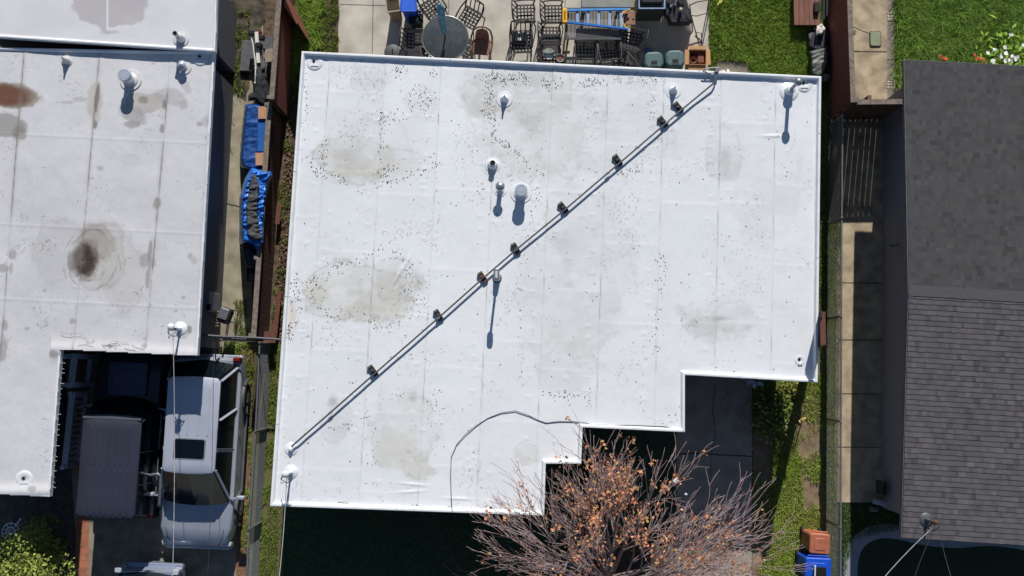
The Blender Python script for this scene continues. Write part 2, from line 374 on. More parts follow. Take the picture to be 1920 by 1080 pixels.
# ================================================================ ROOF TOOLS
def offset(poly, d):
    """inward offset of a counter-clockwise world polygon"""
    n = len(poly); o = []
    for i in range(n):
        a, b, c = V2(poly[i - 1]), V2(poly[i]), V2(poly[(i + 1) % n])
        u, v = (b - a).normalized(), (c - b).normalized(); n1, n2 = Vector((-u.y, u.x)), Vector((-v.y, v.x))
        k = (n1 + n2); k = k / max(k.dot(n1), .2); o.append(b + k * d)
    return o
def ccw(p):
    a = sum(p[i][0] * p[(i + 1) % len(p)][1] - p[(i + 1) % len(p)][0] * p[i][1] for i in range(len(p)))
    return p if a > 0 else p[::-1]
def trim(poly, prof, name, m, parent):
    rings = [[(*q, z) for q in offset(poly, d)] for d, z in prof]; n = len(poly); mb = MB()
    vs = [v for r in rings for v in r]
    mb.add(vs, [(i * n + k, i * n + (k + 1) % n, (i + 1) * n + (k + 1) % n, (i + 1) * n + k) for i in range(len(prof) - 1) for k in range(n)])
    return mb.build(name, m, parent)
def roof_sheet(name, poly, z, colf, hf, m, parent, step=2.0, box=None):
    xs = [p[0] for p in poly]; ys = [p[1] for p in poly]
    if box: x0, x1, y0, y1 = box
    else: x0, x1, y0, y1 = min(xs), max(xs), min(ys), max(ys)
    gx = np.arange(x0, x1 + step, step); gy = np.arange(y0, y1 + step, step); GX, GY = np.meshgrid(gx, gy)
    H = hf(GX, GY); WX, WY = Pn(GX, GY, z); V = np.stack([WX, WY, z + H], -1).reshape(-1, 3)
    C = colf(GX, GY).reshape(-1, 3); nx = len(gx); ny = len(gy)
    I = np.arange(nx * ny).reshape(ny, nx); cx = (GX[:-1, :-1] + step / 2); cy = (GY[:-1, :-1] + step / 2); k = inpoly(cx, cy, poly)
    Fq = np.stack([I[1:, :-1], I[1:, 1:], I[:-1, 1:], I[:-1, :-1]], -1)[k]
    used = np.unique(Fq); remap = np.full(nx * ny, -1); remap[used] = np.arange(len(used))
    return npmesh(name, V[used], remap[Fq], m, C[used], parent, True)
M_mem = mat('roof_membrane', (255, 255, 255), .42, var=.035, scale=1.2, bump=.12, bscale=9, attr=True, spec=.35, c2=(255, 255, 255), detail=8)
M_white = mat('white_trim', (232, 234, 236), .45, var=.06, scale=4)
M_wall = mat('stucco_wall', (96, 98, 104), .9, var=.08, scale=9, bump=.4, bscale=120)
M_wall2 = mat('gray_stucco', (142, 140, 148), .9, var=.06, scale=9, bump=.4, bscale=120)
M_black = mat('black_paint', (26, 27, 30), .5, var=.2)
M_dark = mat('dark_hole', (8, 8, 9), .9, var=.2)

def blendc(C, mask, c):
    m_ = np.clip(mask, 0, 1)[..., None]; return C * (1 - m_) + np.array(lin(c)) * m_
def ell(X, Y, cx, cy, rx, ry, rot=0, n=.5, ns=25, seed=5, soft=.25):
    a = rad(rot); dx, dy = X - cx, Y - cy; u = (dx * math.cos(a) + dy * math.sin(a)) / rx; w = (-dx * math.sin(a) + dy * math.cos(a)) / ry
    d = np.sqrt(u * u + w * w) + (vnoise(X, Y, ns, seed) - .5) * 2 * n
    return 1 - sstep(1 - soft, 1 + soft, d), d
# ---------------------------------------------------------------- main house
RZ = 2.75
main_px = [(567, 98), (1538, 145), (1531, 717), (1283, 703), (1283, 810), (1092, 801), (1089, 869), (1023, 869), (1020, 966), (508, 948)]
xl = lambda y: 567 - .0694 * (y - 98)
xr = lambda y: 1538 - .0122 * (y - 145)
seams = [.055, .162, .27, .378, .485, .592, .70, .81, .915]
hse = {}
for i in range(10):
    rs = random.Random(40 + i); y = rs.uniform(110, 260); hse[i] = []
    while y < 960: hse[i].append(y); y += rs.choice([150, 185, 225])
def main_h(X, Y):
    U = (X - xl(Y)) / (xr(Y) - xl(Y)); Yn = Y - .045 * (X - 560); h = np.zeros(X.shape)
    h += (vnoise(X, Y, 90, 2, 3) - .5) * .02 + (vnoise(X, Y, 14, 3, 2) - .5) * .003
    edges = [0] + seams + [1]
    for k, s in enumerate(seams):
        d = (U - s) * 970; h += .006 * (1 / (1 + np.exp(-d / .8))) * np.exp(-np.clip(d, 0, None) / 14)
    strip = np.searchsorted(seams, U)
    for k in range(10):
        for yy in hse[k]:
            d = (Yn - yy); mk = (strip == k); h += mk * .0055 * (1 / (1 + np.exp(-d / .8))) * np.exp(-np.clip(d, 0, None) / 10)
    rs = random.Random(5)
    for s in seams:                                 # fastener plates and blisters beside each lap
        y = 120
        while y < 950:
            y += rs.uniform(22, 46)
            if rs.random() < .75:
                x = xl(y) + (s - .019 + rs.uniform(-.004, .004)) * (xr(y) - xl(y)); d2 = ((X - x) / rs.uniform(3, 6)) ** 2 + ((Y - y) / rs.uniform(2.2, 3.6)) ** 2; h += .0055 * np.exp(-d2)
    for _ in range(45):
        x, y = rs.uniform(530, 1530), rs.uniform(110, 950); d2 = ((X - x) / rs.uniform(3, 7)) ** 2 + ((Y - y) / rs.uniform(2, 4)) ** 2; h += .005 * np.exp(-d2)
    for x, y, a in ((745, 520, -62), (758, 500, -58), (1350, 760, 0), (770, 922, -3), (775, 908, 5), (1450, 255, 0), (860, 935, 3)):
        c, s_ = math.cos(rad(a)), math.sin(rad(a)); u = (X - x) * c + (Y - y) * s_; w = -(X - x) * s_ + (Y - y) * c; h += .015 * np.exp(-(u / 22) ** 2 - (w / 2.2) ** 2)
    return h
def main_c(X, Y):
    C = np.ones(X.shape + (3,)) * np.array(lin((234, 236, 238))); C *= (1 + (vnoise(X, Y, 160, 8, 4) - .5) * .09 + (vnoise(X, Y, 6, 9, 2) - .5) * .045)[..., None]
    U = (X - xl(Y)) / (xr(Y) - xl(Y)); strip = np.searchsorted(seams, U); tone = np.array([random.Random(90 + i).uniform(-.018, .018) for i in range(10)]); C *= (1 + tone[strip])[..., None]
    beige, gry, gd = (206, 203, 192), (206, 206, 205), (150, 148, 142)
    for cx, cy, rx, ry, am, c, sd_ in [(662, 298, 66, 46, .8, beige, 1), (748, 308, 48, 32, .5, beige, 2), (695, 150, 32, 26, .5, gry, 3), (792, 185, 30, 30, .3, gry, 4), (700, 270, 90, 60, .18, gry, 31),
            (672, 548, 92, 62, .85, beige, 5), (745, 530, 50, 45, .45, (192, 190, 180), 6), (762, 810, 62, 82, .62, beige, 7), (632, 788, 27, 38, .5, gry, 8), (904, 165, 44, 42, .5, gry, 9),
            (985, 165, 95, 55, .5, (208, 207, 203), 10), (1010, 250, 110, 85, .5, (214, 213, 210), 11), (1080, 230, 180, 100, .35, (214, 213, 210), 12), (1070, 550, 110, 130, .38, (208, 207, 202), 13),
            (1350, 600, 70, 40, .5, (196, 194, 188), 14), (1302, 600, 25, 28, .4, gry, 15), (1356, 290, 35, 55, .42, (200, 199, 196), 16), (1440, 330, 60, 120, .2, gry, 17), (1110, 420, 70, 120, .28, gry, 18), (895, 180, 25, 35, .4, (196, 193, 186), 19), (1060, 690, 60, 40, .3, gry, 20), (655, 265, 60, 50, .3, gry, 21), (985, 850, 22, 22, .35, (206, 200, 186), 22)]:
        m_, d = ell(X, Y, cx, cy, rx, ry, 0, .5, 40, sd_, .2); m_ = m_ * (.35 + .65 * sstep(.3, .6, vnoise(X, Y, 34, sd_ + 7))) * (.45 + .55 * sstep(-1.0, .5, (Y - cy) / ry)); C = blendc(C, m_ * am, c)
        ring = np.exp(-((d - .97) / .045) ** 2) * (vnoise(X, Y, 9, sd_ + 50) > .47); C = blendc(C, ring * .4 * am, (150, 145, 134))
        C = blendc(C, m_ * am * .35 * sstep(.5, .75, vnoise(X, Y, 22, sd_ + 70)), (186, 182, 170))
    for cx, cy, rx, ry, am in [(990, 150, 60, 16, .5), (655, 292, 22, 12, .45), (1350, 597, 16, 5, .9), (1335, 615, 14, 18, .5), (1300, 606, 9, 7, .7), (1062, 460, 20, 30, .25), (1000, 228, 25, 18, .5), (1358, 300, 12, 28, .5), (625, 752, 8, 10, .9), (775, 745, 9, 9, .7), (665, 550, 14, 8, .5), (600, 577, 8, 8, .4), (1060, 195, 60, 12, .25), (1395, 585, 20, 9, .25), (1290, 690, 20, 12, .2)]:
        m_, d = ell(X, Y, cx, cy, rx, ry, 0, .5, 12, int(cx), .6); C = blendc(C, m_ * am * .5, gd)
    m_, d = ell(X, Y, 543, 590, 10, 30, 4, .4, 10, 66, .4); C = blendc(C, m_ * .5, (206, 190, 165))
    for k, s in enumerate(seams):                    # grime caught in the laps
        dd = np.abs((U - s) * 970 + .5); ln = np.exp(-(dd / .85) ** 2) * (.14 + .5 * sstep(.45, .72, vnoise(X * 3, Y, 40, 30 + k))); C = blendc(C, ln, (140, 138, 132))
    Yn = Y - .045 * (X - 560)
    for k in range(10):
        for yy in hse[k]: C = blendc(C, (strip == k) * np.exp(-((Yn - yy) / .9) ** 2) * .16, (150, 148, 145))
    sp = vnoise(X, Y, 3.2, 77, 2) * (.6 + .8 * vnoise(X, Y, 60, 78)); C = blendc(C, sstep(.83, .93, sp) * .45, (120, 112, 100))
    return C
hm = thing('main_house', 'flat white membrane roofed house in the middle with stepped front edge', 'house', P(1000, 500, 0))
wp = ccw([P(x, y, RZ) for x, y in main_px]); wp2 = [V2(q) for q in wp]
wi = offset(wp2, .24); mb = MB().prism([(q[0], q[1]) for q in wi], -.05, RZ - .17); mb.build('wall', M_wall, hm)
deck = MB().prism([(q[0], q[1]) for q in offset(wp2, .02)], RZ - .17, RZ - .02).build('roof_deck', M_white, hm)
rf = roof_sheet('roof', main_px, RZ, main_c, main_h, M_mem, None); 
rf.data.transform(Matrix.Translation(-hm.location)); rf.parent = hm
tag(rf, 'white welded membrane with beige puddle stains')
trim(wp2, [(0, RZ - .17), (0, RZ + .085), (.012, RZ + .09), (.05, RZ + .09), (.058, RZ + .085), (.085, RZ + .01), (.125, RZ - .01)], 'parapet', M_white, hm)
jt = mat('joint_gray', (150, 152, 155), .5)
for i in range(len(wp2)):
    a, b = wp2[i], wp2[(i + 1) % len(wp2)]; L_ = (b - a).length; d = (b - a).normalized(); n = Vector((-d.y, d.x)); k = 3.0
    while k < L_ - .4:
        q = a + d * k + n * .03; MB().box((q.x, q.y, RZ + .087), (.012, .075, .012), math.atan2(d.y, d.x)).build('parapet_joint', jt, hm); k += 3.05

# ---------------------------------------------------------------- left house
LZ = 2.75
low_px = [(-90, 88), (403, 98), (371, 667), (115, 655), (94, 931), (-90, 921)]
up_px = [(-90, -80), (409, -80), (404, 97), (-90, 64)]
def left_h(X, Y):
    h = (vnoise(X, Y, 110, 22, 3) - .5) * .05 + (vnoise(X, Y, 18, 23, 2) - .5) * .006
    for x0, y0, sl in ((45, 100, -.078), (184, 130, -.088), (318, 130, -.086)):
        d = X - (x0 + sl * (Y - y0)); h += .010 * (1 / (1 + np.exp(-d / .8))) * np.exp(-np.clip(d, 0, None) / 9)
    h += .05 * np.exp(-((Y - (655 + .047 * (X - 115))) / 14) ** 2) * (X > 95) + .05 * np.exp(-((Y - 922) / 12) ** 2) * (X < 100)
    h += .03 * np.exp(-((X - (403 - .056 * (Y - 98))) / 6) ** 2)
    for y_, a in ((250, 0), (420, 1), (560, 2)): h += .004 * np.exp(-((Y - y_ - .05 * X) / 2) ** 2)
    return h
def left_c(X, Y):
    C = np.ones(X.shape + (3,)) * np.array(lin((211, 210, 212))); C *= (1 + (vnoise(X, Y, 120, 28, 4) - .5) * .2 + (vnoise(X, Y, 7, 29, 2) - .5) * .07)[..., None]
    g1 = (172, 170, 170)
    for cx, cy, rx, ry, am, c, rot in [(25, 180, 50, 24, .9, (150, 140, 122), 5), (8, 178, 48, 20, .95, (112, 74, 58), 4), (10, 236, 42, 22, .8, (150, 148, 144), 8), (36, 250, 14, 14, .6, (130, 124, 116), 0),
            (188, 480, 50, 64, .4, (180, 174, 164), 10), (182, 456, 32, 36, .55, (150, 142, 132), 0), (160, 486, 27, 36, .8, (118, 104, 92), 10), (158, 489, 21, 29, .97, (70, 60, 52), 8), (230, 515, 40, 70, .25, (178, 174, 168), 0), (110, 470, 50, 60, .25, (176, 174, 170), 0),
            (178, 190, 14, 36, .6, (182, 174, 158), 0), (182, 183, 4, 28, .8, (112, 104, 94), 6), (272, 192, 38, 17, .55, (166, 156, 142), 0), (268, 187, 9, 8, .6, (126, 114, 100), 0), (250, 215, 27, 15, .8, g1, 30), (247, 233, 16, 7, .8, (160, 158, 157), 0), (320, 182, 28, 16, .6, g1, 10), (344, 196, 8, 10, .7, g1, 0),
            (348, 162, 16, 8, .5, g1, 60), (374, 232, 6, 5, .9, (170, 168, 168), 0), (386, 228, 9, 10, .5, g1, 0), (308, 197, 4, 9, .8, (130, 124, 118), 5), (178, 234, 4, 8, .8, (120, 116, 112), 5), (304, 241, 4, 8, .8, (150, 146, 142), 5),
            (295, 381, 8, 11, .9, (160, 158, 157), 0), (271, 487, 11, 14, .9, g1, 20), (285, 492, 7, 10, .8, g1, 0), (281, 470, 4, 22, .8, (150, 147, 145), 5), (278, 515, 4, 24, .7, (150, 147, 145), 5), (357, 480, 5, 6, .8, g1, 0), (364, 488, 6, 7, .6, g1, 0),
            (24, 477, 7, 10, .9, g1, 0), (5, 503, 12, 8, .9, g1, 0), (21, 503, 4, 10, .8, g1, 0), (8, 610, 6, 10, .9, g1, 0), (6, 655, 8, 22, .95, g1, 4), (50, 616, 5, 4, .8, g1, 0), (83, 545, 4, 3, .8, g1, 0), (136, 602, 5, 5, .9, g1, 0), (101, 663, 9, 8, .8, (180, 176, 174), 0), (272, 649, 6, 5, .8, g1, 0), (344, 558, 4, 4, .8, g1, 0), (355, 618, 5, 9, .8, (130, 126, 122), 0), (345, 628, 9, 9, .4, (150, 147, 144), 0),
            (124, 192, 18, 2.5, .6, g1, 0), (150, 186, 14, 5, .6, g1, 0), (188, 316, 6, 5, .7, g1, 0), (245, 300, 20, 12, .2, g1, 0), (62, 916, 8, 6, .9, g1, 20), (44, 893, 9, 6, .6, (120, 116, 110), 80)]:
        m_, d = ell(X, Y, cx, cy, rx, ry, rot, .3, max(8, rx * .5), int(abs(cx) + cy), .22 if am < .93 else .3); C = blendc(C, m_ * am, c)
        if rx > 35: C = blendc(C, np.exp(-((d - .98) / .05) ** 2) * (.2 + .5 * vnoise(X, Y, 9, 5)) * am, (110, 98, 84))
    dd = np.sqrt(((X - 172) / 1.0) ** 2 + ((Y - 488) / 1.25) ** 2)
    for r in (24, 31, 44, 52): C = blendc(C, np.exp(-((dd + (vnoise(X, Y, 20, 4) - .5) * 12 - r) / 1.3) ** 2) * .5 * sstep(.35, .7, vnoise(X, Y, 24, r)), (120, 110, 98))
    C = blendc(C, sstep(.6, .75, vnoise(X, Y, 5, 13, 3)) * np.exp(-((X - 160) / 24) ** 2 - ((Y - 490) / 34) ** 2) * .8, (48, 40, 34))
    for k, (x0, y0, sl) in enumerate(((45, 100, -.078), (184, 130, -.088), (318, 130, -.086))):
        d = np.abs(X - (x0 + sl * (Y - y0))); wv = sstep(.35, .65, vnoise(X, Y, 60, 31 + k)); C = blendc(C, np.exp(-(d / 1.1) ** 2) * (.2 + .75 * wv), (118, 108, 98)); C = blendc(C, np.exp(-(d / 5) ** 2) * .25 * wv, (150, 145, 138))
    sp = vnoise(X, Y, 3.4, 87, 2) * (.6 + .8 * vnoise(X, Y, 50, 88)); C = blendc(C, sstep(.84, .93, sp) * .5, (110, 104, 98))
    return C
hl = thing('neighbour_house', 'pale gray flat roofed house on the left with rusty ring stains', 'house', P(200, 400, 0))
def left_part(px, z, colf, hf, nm, lab, inset=.3, wallpx=None):
    w = [V2(q) for q in ccw([P(x, y, z) for x, y in px])]
    wi = [V2(q) for q in ccw([P(x, y, z) for x, y in wallpx])] if wallpx else offset(w, inset); MB().prism([(q[0], q[1]) for q in wi], -.05, z - .13).build('wall', M_wall, hl)
    MB().prism([(q[0], q[1]) for q in offset(w, .02)], z - .13, z - .04).build('roof_deck', M_white, hl)
    r_ = roof_sheet(nm, px, z, colf, hf, M_mem, None); r_.data.transform(Matrix.Translation(-hl.location)); r_.parent = hl; tag(r_, lab)
    trim(w, [(0, z - .13), (0, z + .035), (.03, z + .04), (.05, z + .03), (.08, z - .02)], 'roof_edge', M_white, hl)
left_part(low_px, LZ, left_c, left_h, 'roof', 'gray coated lower roof with rust stains', wallpx=[(-90, 96), (381, 106), (350, 648), (12, 634), (-8, 915), (-90, 913)])
# upper roof section: stands a little proud of the lower one, with a rolled sloping edge
def up_h(X, Y):
    h = (vnoise(X, Y, 90, 42, 3) - .5) * .04
    e = 67 + .075 * X; t = np.clip((Y - e) / 24, 0, 1); h -= .10 * t * t * (3 - 2 * t)
    h += .014 * np.exp(-((Y - e) / 1.6) ** 2) + .012 * np.exp(-((X - 201) / 1.5) ** 2) * (Y < 62)
    h += (vnoise(X, Y, 26, 43, 2) - .5) * .05 * sstep(0, 12, Y - e)
    return h
def up_c(X, Y):
    C = np.ones(X.shape + (3,)) * np.array(lin((220, 219, 222))); C *= (1 + (vnoise(X, Y, 60, 48, 4) - .5) * .09)[..., None]
    m_, d = ell(X, Y, 208, -2, 72, 54, 0, .3, 26, 49, .06); m_ = m_ * (np.abs(X - 201.5) > 2.2); C = blendc(C, m_ * .95, (188, 183, 185))
    m_, d = ell(X, Y, 205, 60, 18, 4, 0, .3, 10, 51, .2); C = blendc(C, m_ * .7, (186, 181, 182))
    C = blendc(C, np.exp(-((Y - (67 + .075 * X)) / 1.2) ** 2) * .35, (160, 158, 158))
    return C
left_part(up_px, LZ + .15, up_c, up_h, 'upper_roof', 'smoother upper roof section with round gray patch')

# ---------------------------------------------------------------- shingled house
hr = thing('shingled_house', 'gray shingle roofed house filling the right edge', 'house', P(1850, 560, 0))
Ez, Gz = 2.62, 2.98
A0, A1 = P(1696, 112, Ez), P(2060, 131, Ez); B0, B1 = P(1691, 1008, Ez), P(2060, 1031, Ez)
A0.x = B0.x = (A0.x + B0.x) / 2 if abs(A0.x - B0.x) > 9 else A0.x; 
B0 = P(1691, 1008, Ez); A0 = P(1696, 112, Ez)
K0 = A0.lerp(B0, .5); K1 = A1.lerp(B1, .5); K0.z = K1.z = Gz
rsh = random.Random(3); sv, sf, scol = [], [], []
def slope(E0, E1, K0_, K1_, base, vary, up):
    nC = 46; L_ = (E1 - E0).length; nT = 44
    for c in range(nC):
        t0, t1 = c / nC, (c + 1) / nC + .012
        off = rsh.random()
        butt = .017 if not up else .006
        k = -1
        while k < nT:
            w_ = rsh.choice([1, 1, 1.6, .7]); a0, a1 = max(0, (k + off) / nT), min(1, (k + off + w_) / nT); k += w_
            if a1 <= a0: continue
            jag = rsh.choice([0, 0, .06, -.04]) / nC if not up else 0
            q = []
            for (a, t, dz) in ((a0, t0 - jag, butt), (a1, t0 - jag, butt), (a1, t1, .002), (a0, t1, .002)):
                e = E0.lerp(E1, a); kk = K0_.lerp(K1_, a); p = e.lerp(kk, max(t, 0)); q.append((p.x, p.y, p.z + dz))
            e0 = [(q[0][0], q[0][1], q[0][2] - butt), (q[1][0], q[1][1], q[1][2] - butt)]
            n = len(sv); sv.extend(q + e0); sf.append((n + 3, n + 2, n + 1, n) if up else (n, n + 1, n + 2, n + 3)); sf.append((n + 4, n + 5, n + 1, n))
            v = rsh.gauss(0, vary); hue = rsh.gauss(0, .025); dk = rsh.random() < .12
            cb = [x * (1 + v) * (.8 if dk else 1) for x in lin(base)]; cb = (cb[0] * (1 + hue), cb[1], cb[2] * (1 - hue)); scol.extend([cb] * 6)
slope(A0, A1, K0, K1, (82, 81, 82), .07, True)
slope(B0, B1, K0, K1, (99, 96, 98), .10, False)
M_sh = mat('shingle', (255, 255, 255), .95, var=.22, scale=60, bump=.1, bscale=90, attr=True, c2=(255, 255, 255), spec=.2)
o_ = npmesh('roof_shingles', [tuple(Vector(v) - hr.location) for v in sv], sf, M_sh, np.array(scol), hr); o_['label'] = 'dark weathered shingles, browner on the front slope'
rc = MB()
for i in range(60):
    a = K0.lerp(K1, i / 60); b = K0.lerp(K1, (i + 1.2) / 60); rc.bar(a + Vector((0, .06, .012)), b + Vector((0, .06, .018)), .26, .010)
rc.build('ridge_cap', mat('ridge_shingle', (88, 86, 88), .95, var=.2, scale=30, bump=.5, bscale=150), hr)
und = MB(); und.add([A0 - Vector((0, 0, .02)), A1 - Vector((0, 0, .02)), K1 - Vector((0, 0, .02)), K0 - Vector((0, 0, .02)), B0 - Vector((0, 0, .02)), B1 - Vector((0, 0, .02))], [(0, 1, 2, 3), (3, 2, 5, 4)])
und.build('roof_deck', M_wall2, hr)
fs_ = MB(); fs_.bar(A0 - Vector((0, 0, .08)), K0 - Vector((0, 0, .08)), .03, .13); fs_.bar(K0 - Vector((0, 0, .08)), B0 - Vector((0, 0, .08)), .03, .13); fs_.bar(B0 - Vector((0, 0, .08)), B1 - Vector((0, 0, .08)), .03, .13); fs_.bar(A0 - Vector((0, 0, .08)), A1 - Vector((0, 0, .08)), .03, .13)
fs_.build('fascia', mat('gray_fascia', (118, 114, 116), .7), hr)
W0, W1 = P(1656, 200, 0), P(1650, 938, 0); x0 = W0.x; 
wallp = [(W0.x, A0.y - .35), (W1.x + .02, B0.y + .38), (14.5, B0.y + .2), (14.5, A0.y - .35)]
MB().prism(wallp, -.05, 2.56).build('wall', M_wall2, hr)
gb = MB(); gb.add([(W0.x, A0.y - .35, 2.56), (W1.x + .02, B0.y + .38, 2.56), (W0.x, K0.y, 2.9)], [(0, 1, 2)]); gb.build('gable', M_wall2, hr)
M_glass = glassy('window_glass', (22, 28, 40))
for (ya, yb) in ((546, 628), (795, 825)):
    za, zb = .95, 1.95
    f = MB(); pa, pb = P(1690, ya, 1.9), P(1690, yb, 1.9); X = W0.x - .05
    for (u, v, w_, h_) in ((pa.y, pa.y, .05, 1), (pb.y, pb.y, .05, 1), ((pa.y + pb.y) / 2, 0, .05, 1)): f.box((X, u, (za + zb) / 2), (.07, w_, zb - za))
    for z in (za, zb): f.box((X, (pa.y + pb.y) / 2, z), (.08, abs(pa.y - pb.y) + .06, .05))
    f.box((X, (pa.y * 3 + pb.y) / 4, (za + zb) / 2), (.05, .025, zb - za)); f.box((X, (pa.y + pb.y * 3) / 4, (za + zb) / 2), (.05, .025, zb - za))
    w_ob = f.build('window', mat('window_white', (225, 226, 230), .5), hr)
    pn = MB().box((X + .005, (pa.y + pb.y) / 2, (za + zb) / 2), (.02, abs(pa.y - pb.y) - .04, zb - za - .04)).build('pane', M_glass, hr); pn.parent = w_ob
# ================================================================ THINGS ON THE ROOFS
M_galv = mat('galvanised', (150, 153, 158), .38, .6, var=.15, scale=20)
M_galvd = mat('dull_pipe', (92, 95, 100), .5, .35, var=.2, scale=25)
M_wv = mat('white_vent', (226, 228, 232), .4, var=.06, scale=15)
M_cap = mat('cap_gray', (176, 184, 196), .4, .15, var=.08, scale=15)
M_wood_blk = mat('block_wood', (52, 44, 40), .85, var=.3, scale=30, bump=.4)
M_rub = mat('block_rubber', (30, 30, 32), .8, var=.25, scale=30)
M_rust = mat('rusty_wood', (106, 66, 54), .85, var=.3, scale=30, bump=.4)
M_cable = mat('cable_black', (40, 40, 43), .6, var=.2)
M_wire = mat('wire_pale', (176, 176, 178), .5, .2, var=.2)

def flash(b, r=.2, cone=.07, h=.12):
    m = MB(); m.lathe(b, [(r, .004), (r * .97, .012), (r * .5, .018), (cone * 1.5, .03), (cone, h), (cone * .6, h + .01)], 28); return m
def vent(house, x, y, z, label, kind, h=.4, r=.05, lean=(0, 0)):
    """pipes and vents rising out of a roof: a part of the house"""
    b = P(x, y, z) + Vector((0, 0, .005)); up = lambda t: b + Vector((lean[0] * t, lean[1] * t, h * t))
    if kind == 'flatcap':
        o = MB().tube([b, up(.8)], r * .78, 20).build('vent_pipe', M_wv, house, True)
        MB().lathe(up(.72), [(r * .9, 0), (r, .01), (r, h * .24), (r * .92, h * .28), (r * .8, h * .285), (r * .78, h * .275), (r * .01, h * .28)], 28).build('cap', M_cap, o, True)
        flash(b, r * 1.75, r * .8, .08).build('flashing', M_wv, o, True)
    elif kind == 'dome':
        o = MB().tube([b, up(.8)], r * .5, 16).build('vent_pipe', M_galv, house, True)
        MB().lathe(up(.74), [(r * .8, 0), (r, .012), (r, .035), (r * .85, .06), (r * .5, .085), (r * .18, .095), (.001, .097)], 28).build('cap', mat('dome_metal', (178, 178, 180), .3, .7, var=.05), o, True)
        flash(b, r * 1.3, r * .55, .06).build('flashing', M_wv, o, True)
    elif kind == 'cone':
        o = MB().tube([b, up(.8)], r * .55, 16).build('vent_pipe', M_wv, house, True)
        MB().lathe(up(.7), [(r, 0), (r, .02), (r * .55, .06), (.002, .1)], 24).build('cap', M_cap, o, True); flash(b, r * 1.7, r * .6, .07).build('flashing', M_wv, o, True)
    elif kind == 'open':
        o = MB().tube([b, up(1)], r, 20, False).build('vent_pipe', M_wv, house, True)
        MB().lathe(up(.97), [(r * .8, -.01), (r * .8, .001)], 20).build('opening', M_dark, o); flash(b, max(.19, r * 2.4), r * 1.35, h * .6).build('flashing', M_wv, o, True)
        MB().lathe(up(.985), [(r * .98, -.02), (r * 1.08, -.01), (r * 1.08, .01), (r * .85, .012), (r * .82, -.01)], 20).build('rim', mat('rim_gray', (120, 122, 124), .5, .4), o, True)
    elif kind == 'spike':
        o = MB().tube([b, up(1)], r, 12).build('vent_pipe', M_wv, house, True)
        MB().lathe(up(1), [(r * .8, -.002), (r * .8, .004)], 12).build('opening', M_dark, o); m = flash(b, .2 if house is hm else .14, .07, .10); m.lathe(b, [(.075, .09), (.03, .2 if h > .22 else h * .9), (.02, h * .93)], 16); m.build('flashing', M_wv, o, True)
    if label: o['label'] = label
    if house is hl:
        for c_ in o.children:
            if c_.name.startswith('flashing'): c_.data.materials[0] = mat('gray_flashing', (208, 206, 206), .5, var=.08, scale=12)
    return o
vent(hm, 924, 309, RZ, 'short open black mouthed vent pipe', 'open', .22, .065)
vent(hm, 938, 357, RZ, 'silver domed vent cap', 'dome', .42, .115, (0, .05))
vent(hm, 977, 362, RZ, 'wide round flat capped vent', 'flatcap', .42, .15)
vent(hm, 946, 186, RZ, 'thin vent spike with cone flashing beside a gray puddle stain', 'spike', .30, .02)
vent(hm, 1262, 170, RZ, 'thin vent spike with cone flashing by the diagonal pipe', 'spike', .30, .02)
vent(hl, 245, 150, LZ, 'large round flat capped vent', 'flatcap', .44, .155)
vent(hl, 340, 73, LZ + .15, 'tilted white vent pipe with open ring mouth', 'open', .42, .055, (-.02, 0))
vent(hl, 345, 126, LZ, 'small cone capped vent', 'cone', .24, .11)
vent(hl, 125, 114, LZ, 'thin dark tipped vent spike', 'spike', .28, .018)
# leaning flue with a round cap at the far right corner of the roof
b = P(1479, 171, RZ); fl_ = MB().tube([b, b + Vector((.03, .02, .72))], .045, 16).build('flue_pipe', M_galv, hm, True); fl_['label'] = 'tall silver flue with a ball cap in the far right roof corner'
MB().ball(b + Vector((.03, .02, .74)), .1, .9, 18).build('cap', M_galv, fl_, True); m = MB(); m.lathe(b, [(.25, .003), (.24, .012), (.12, .02), (.1, .1), (.12, .2), (.1, .22), (.05, .24)], 24); m.build('flashing', M_wv, fl_, True)
# tall slender flue with a slotted hood
b = P(932, 522, RZ); fl_ = MB().tube([b, b + Vector((0, 0, .9))], .03, 14).build('flue_pipe', M_galv, hm, True); fl_['label'] = 'slender tall flue with a long narrow hood'
def capsule(m, c, L, r, h, n=12):
    pts = [(c[0] + r * math.cos(rad(a)), c[1] + L / 2 + r * math.sin(rad(a))) for a in range(0, 181, 18)] + [(c[0] + r * math.cos(rad(a)), c[1] - L / 2 + r * math.sin(rad(a))) for a in range(180, 361, 18)]
    m.prism(pts, c[2] - h / 2, c[2] + h / 2); return m
m = capsule(MB(), b + Vector((0, 0, .95)), .16, .07, .1); m.build('hood', M_galv, fl_, bevel=.02); capsule(MB(), b + Vector((0, 0, 1.004)), .12, .028, .012).build('slot', mat('slot_pale', (214, 216, 218), .4, .2), fl_)
flash(b, .12, .06, .25).build('flashing', M_galv, fl_, True)
# roof drains
def drain(house, x, y, z, label, r=.12):
    b = P(x, y, z); m = MB(); m.lathe(b, [(r * 1.7, .002), (r * 1.6, .012), (r, .016), (r * .7, .005)], 28); o = m.build('roof_drain', M_wv, house, True); o['label'] = label
    MB().lathe(b + Vector((-.02, .03, 0)), [(.035, .01), (.035, .02)], 14).build('drain_hole', M_dark, o); m = MB(); m.box(b + Vector((.0, -.08, .02)), (r * 1.5, .04, .02)); m.build('drain_lip', M_wv, o); return o
drain(hm, 590, 117, RZ, 'round drain in the far left roof corner'); drain(hm, 1508, 158, RZ, 'round drain in the far right roof corner'); drain(hm, 1500, 676, RZ, 'small square drain in the near right roof corner', .07)
drain(hl, 376, 108, LZ, 'round drain at the step between the two roof levels'); drain(hl, 46, 899, LZ, 'round dirty drain near the porch end', .13)

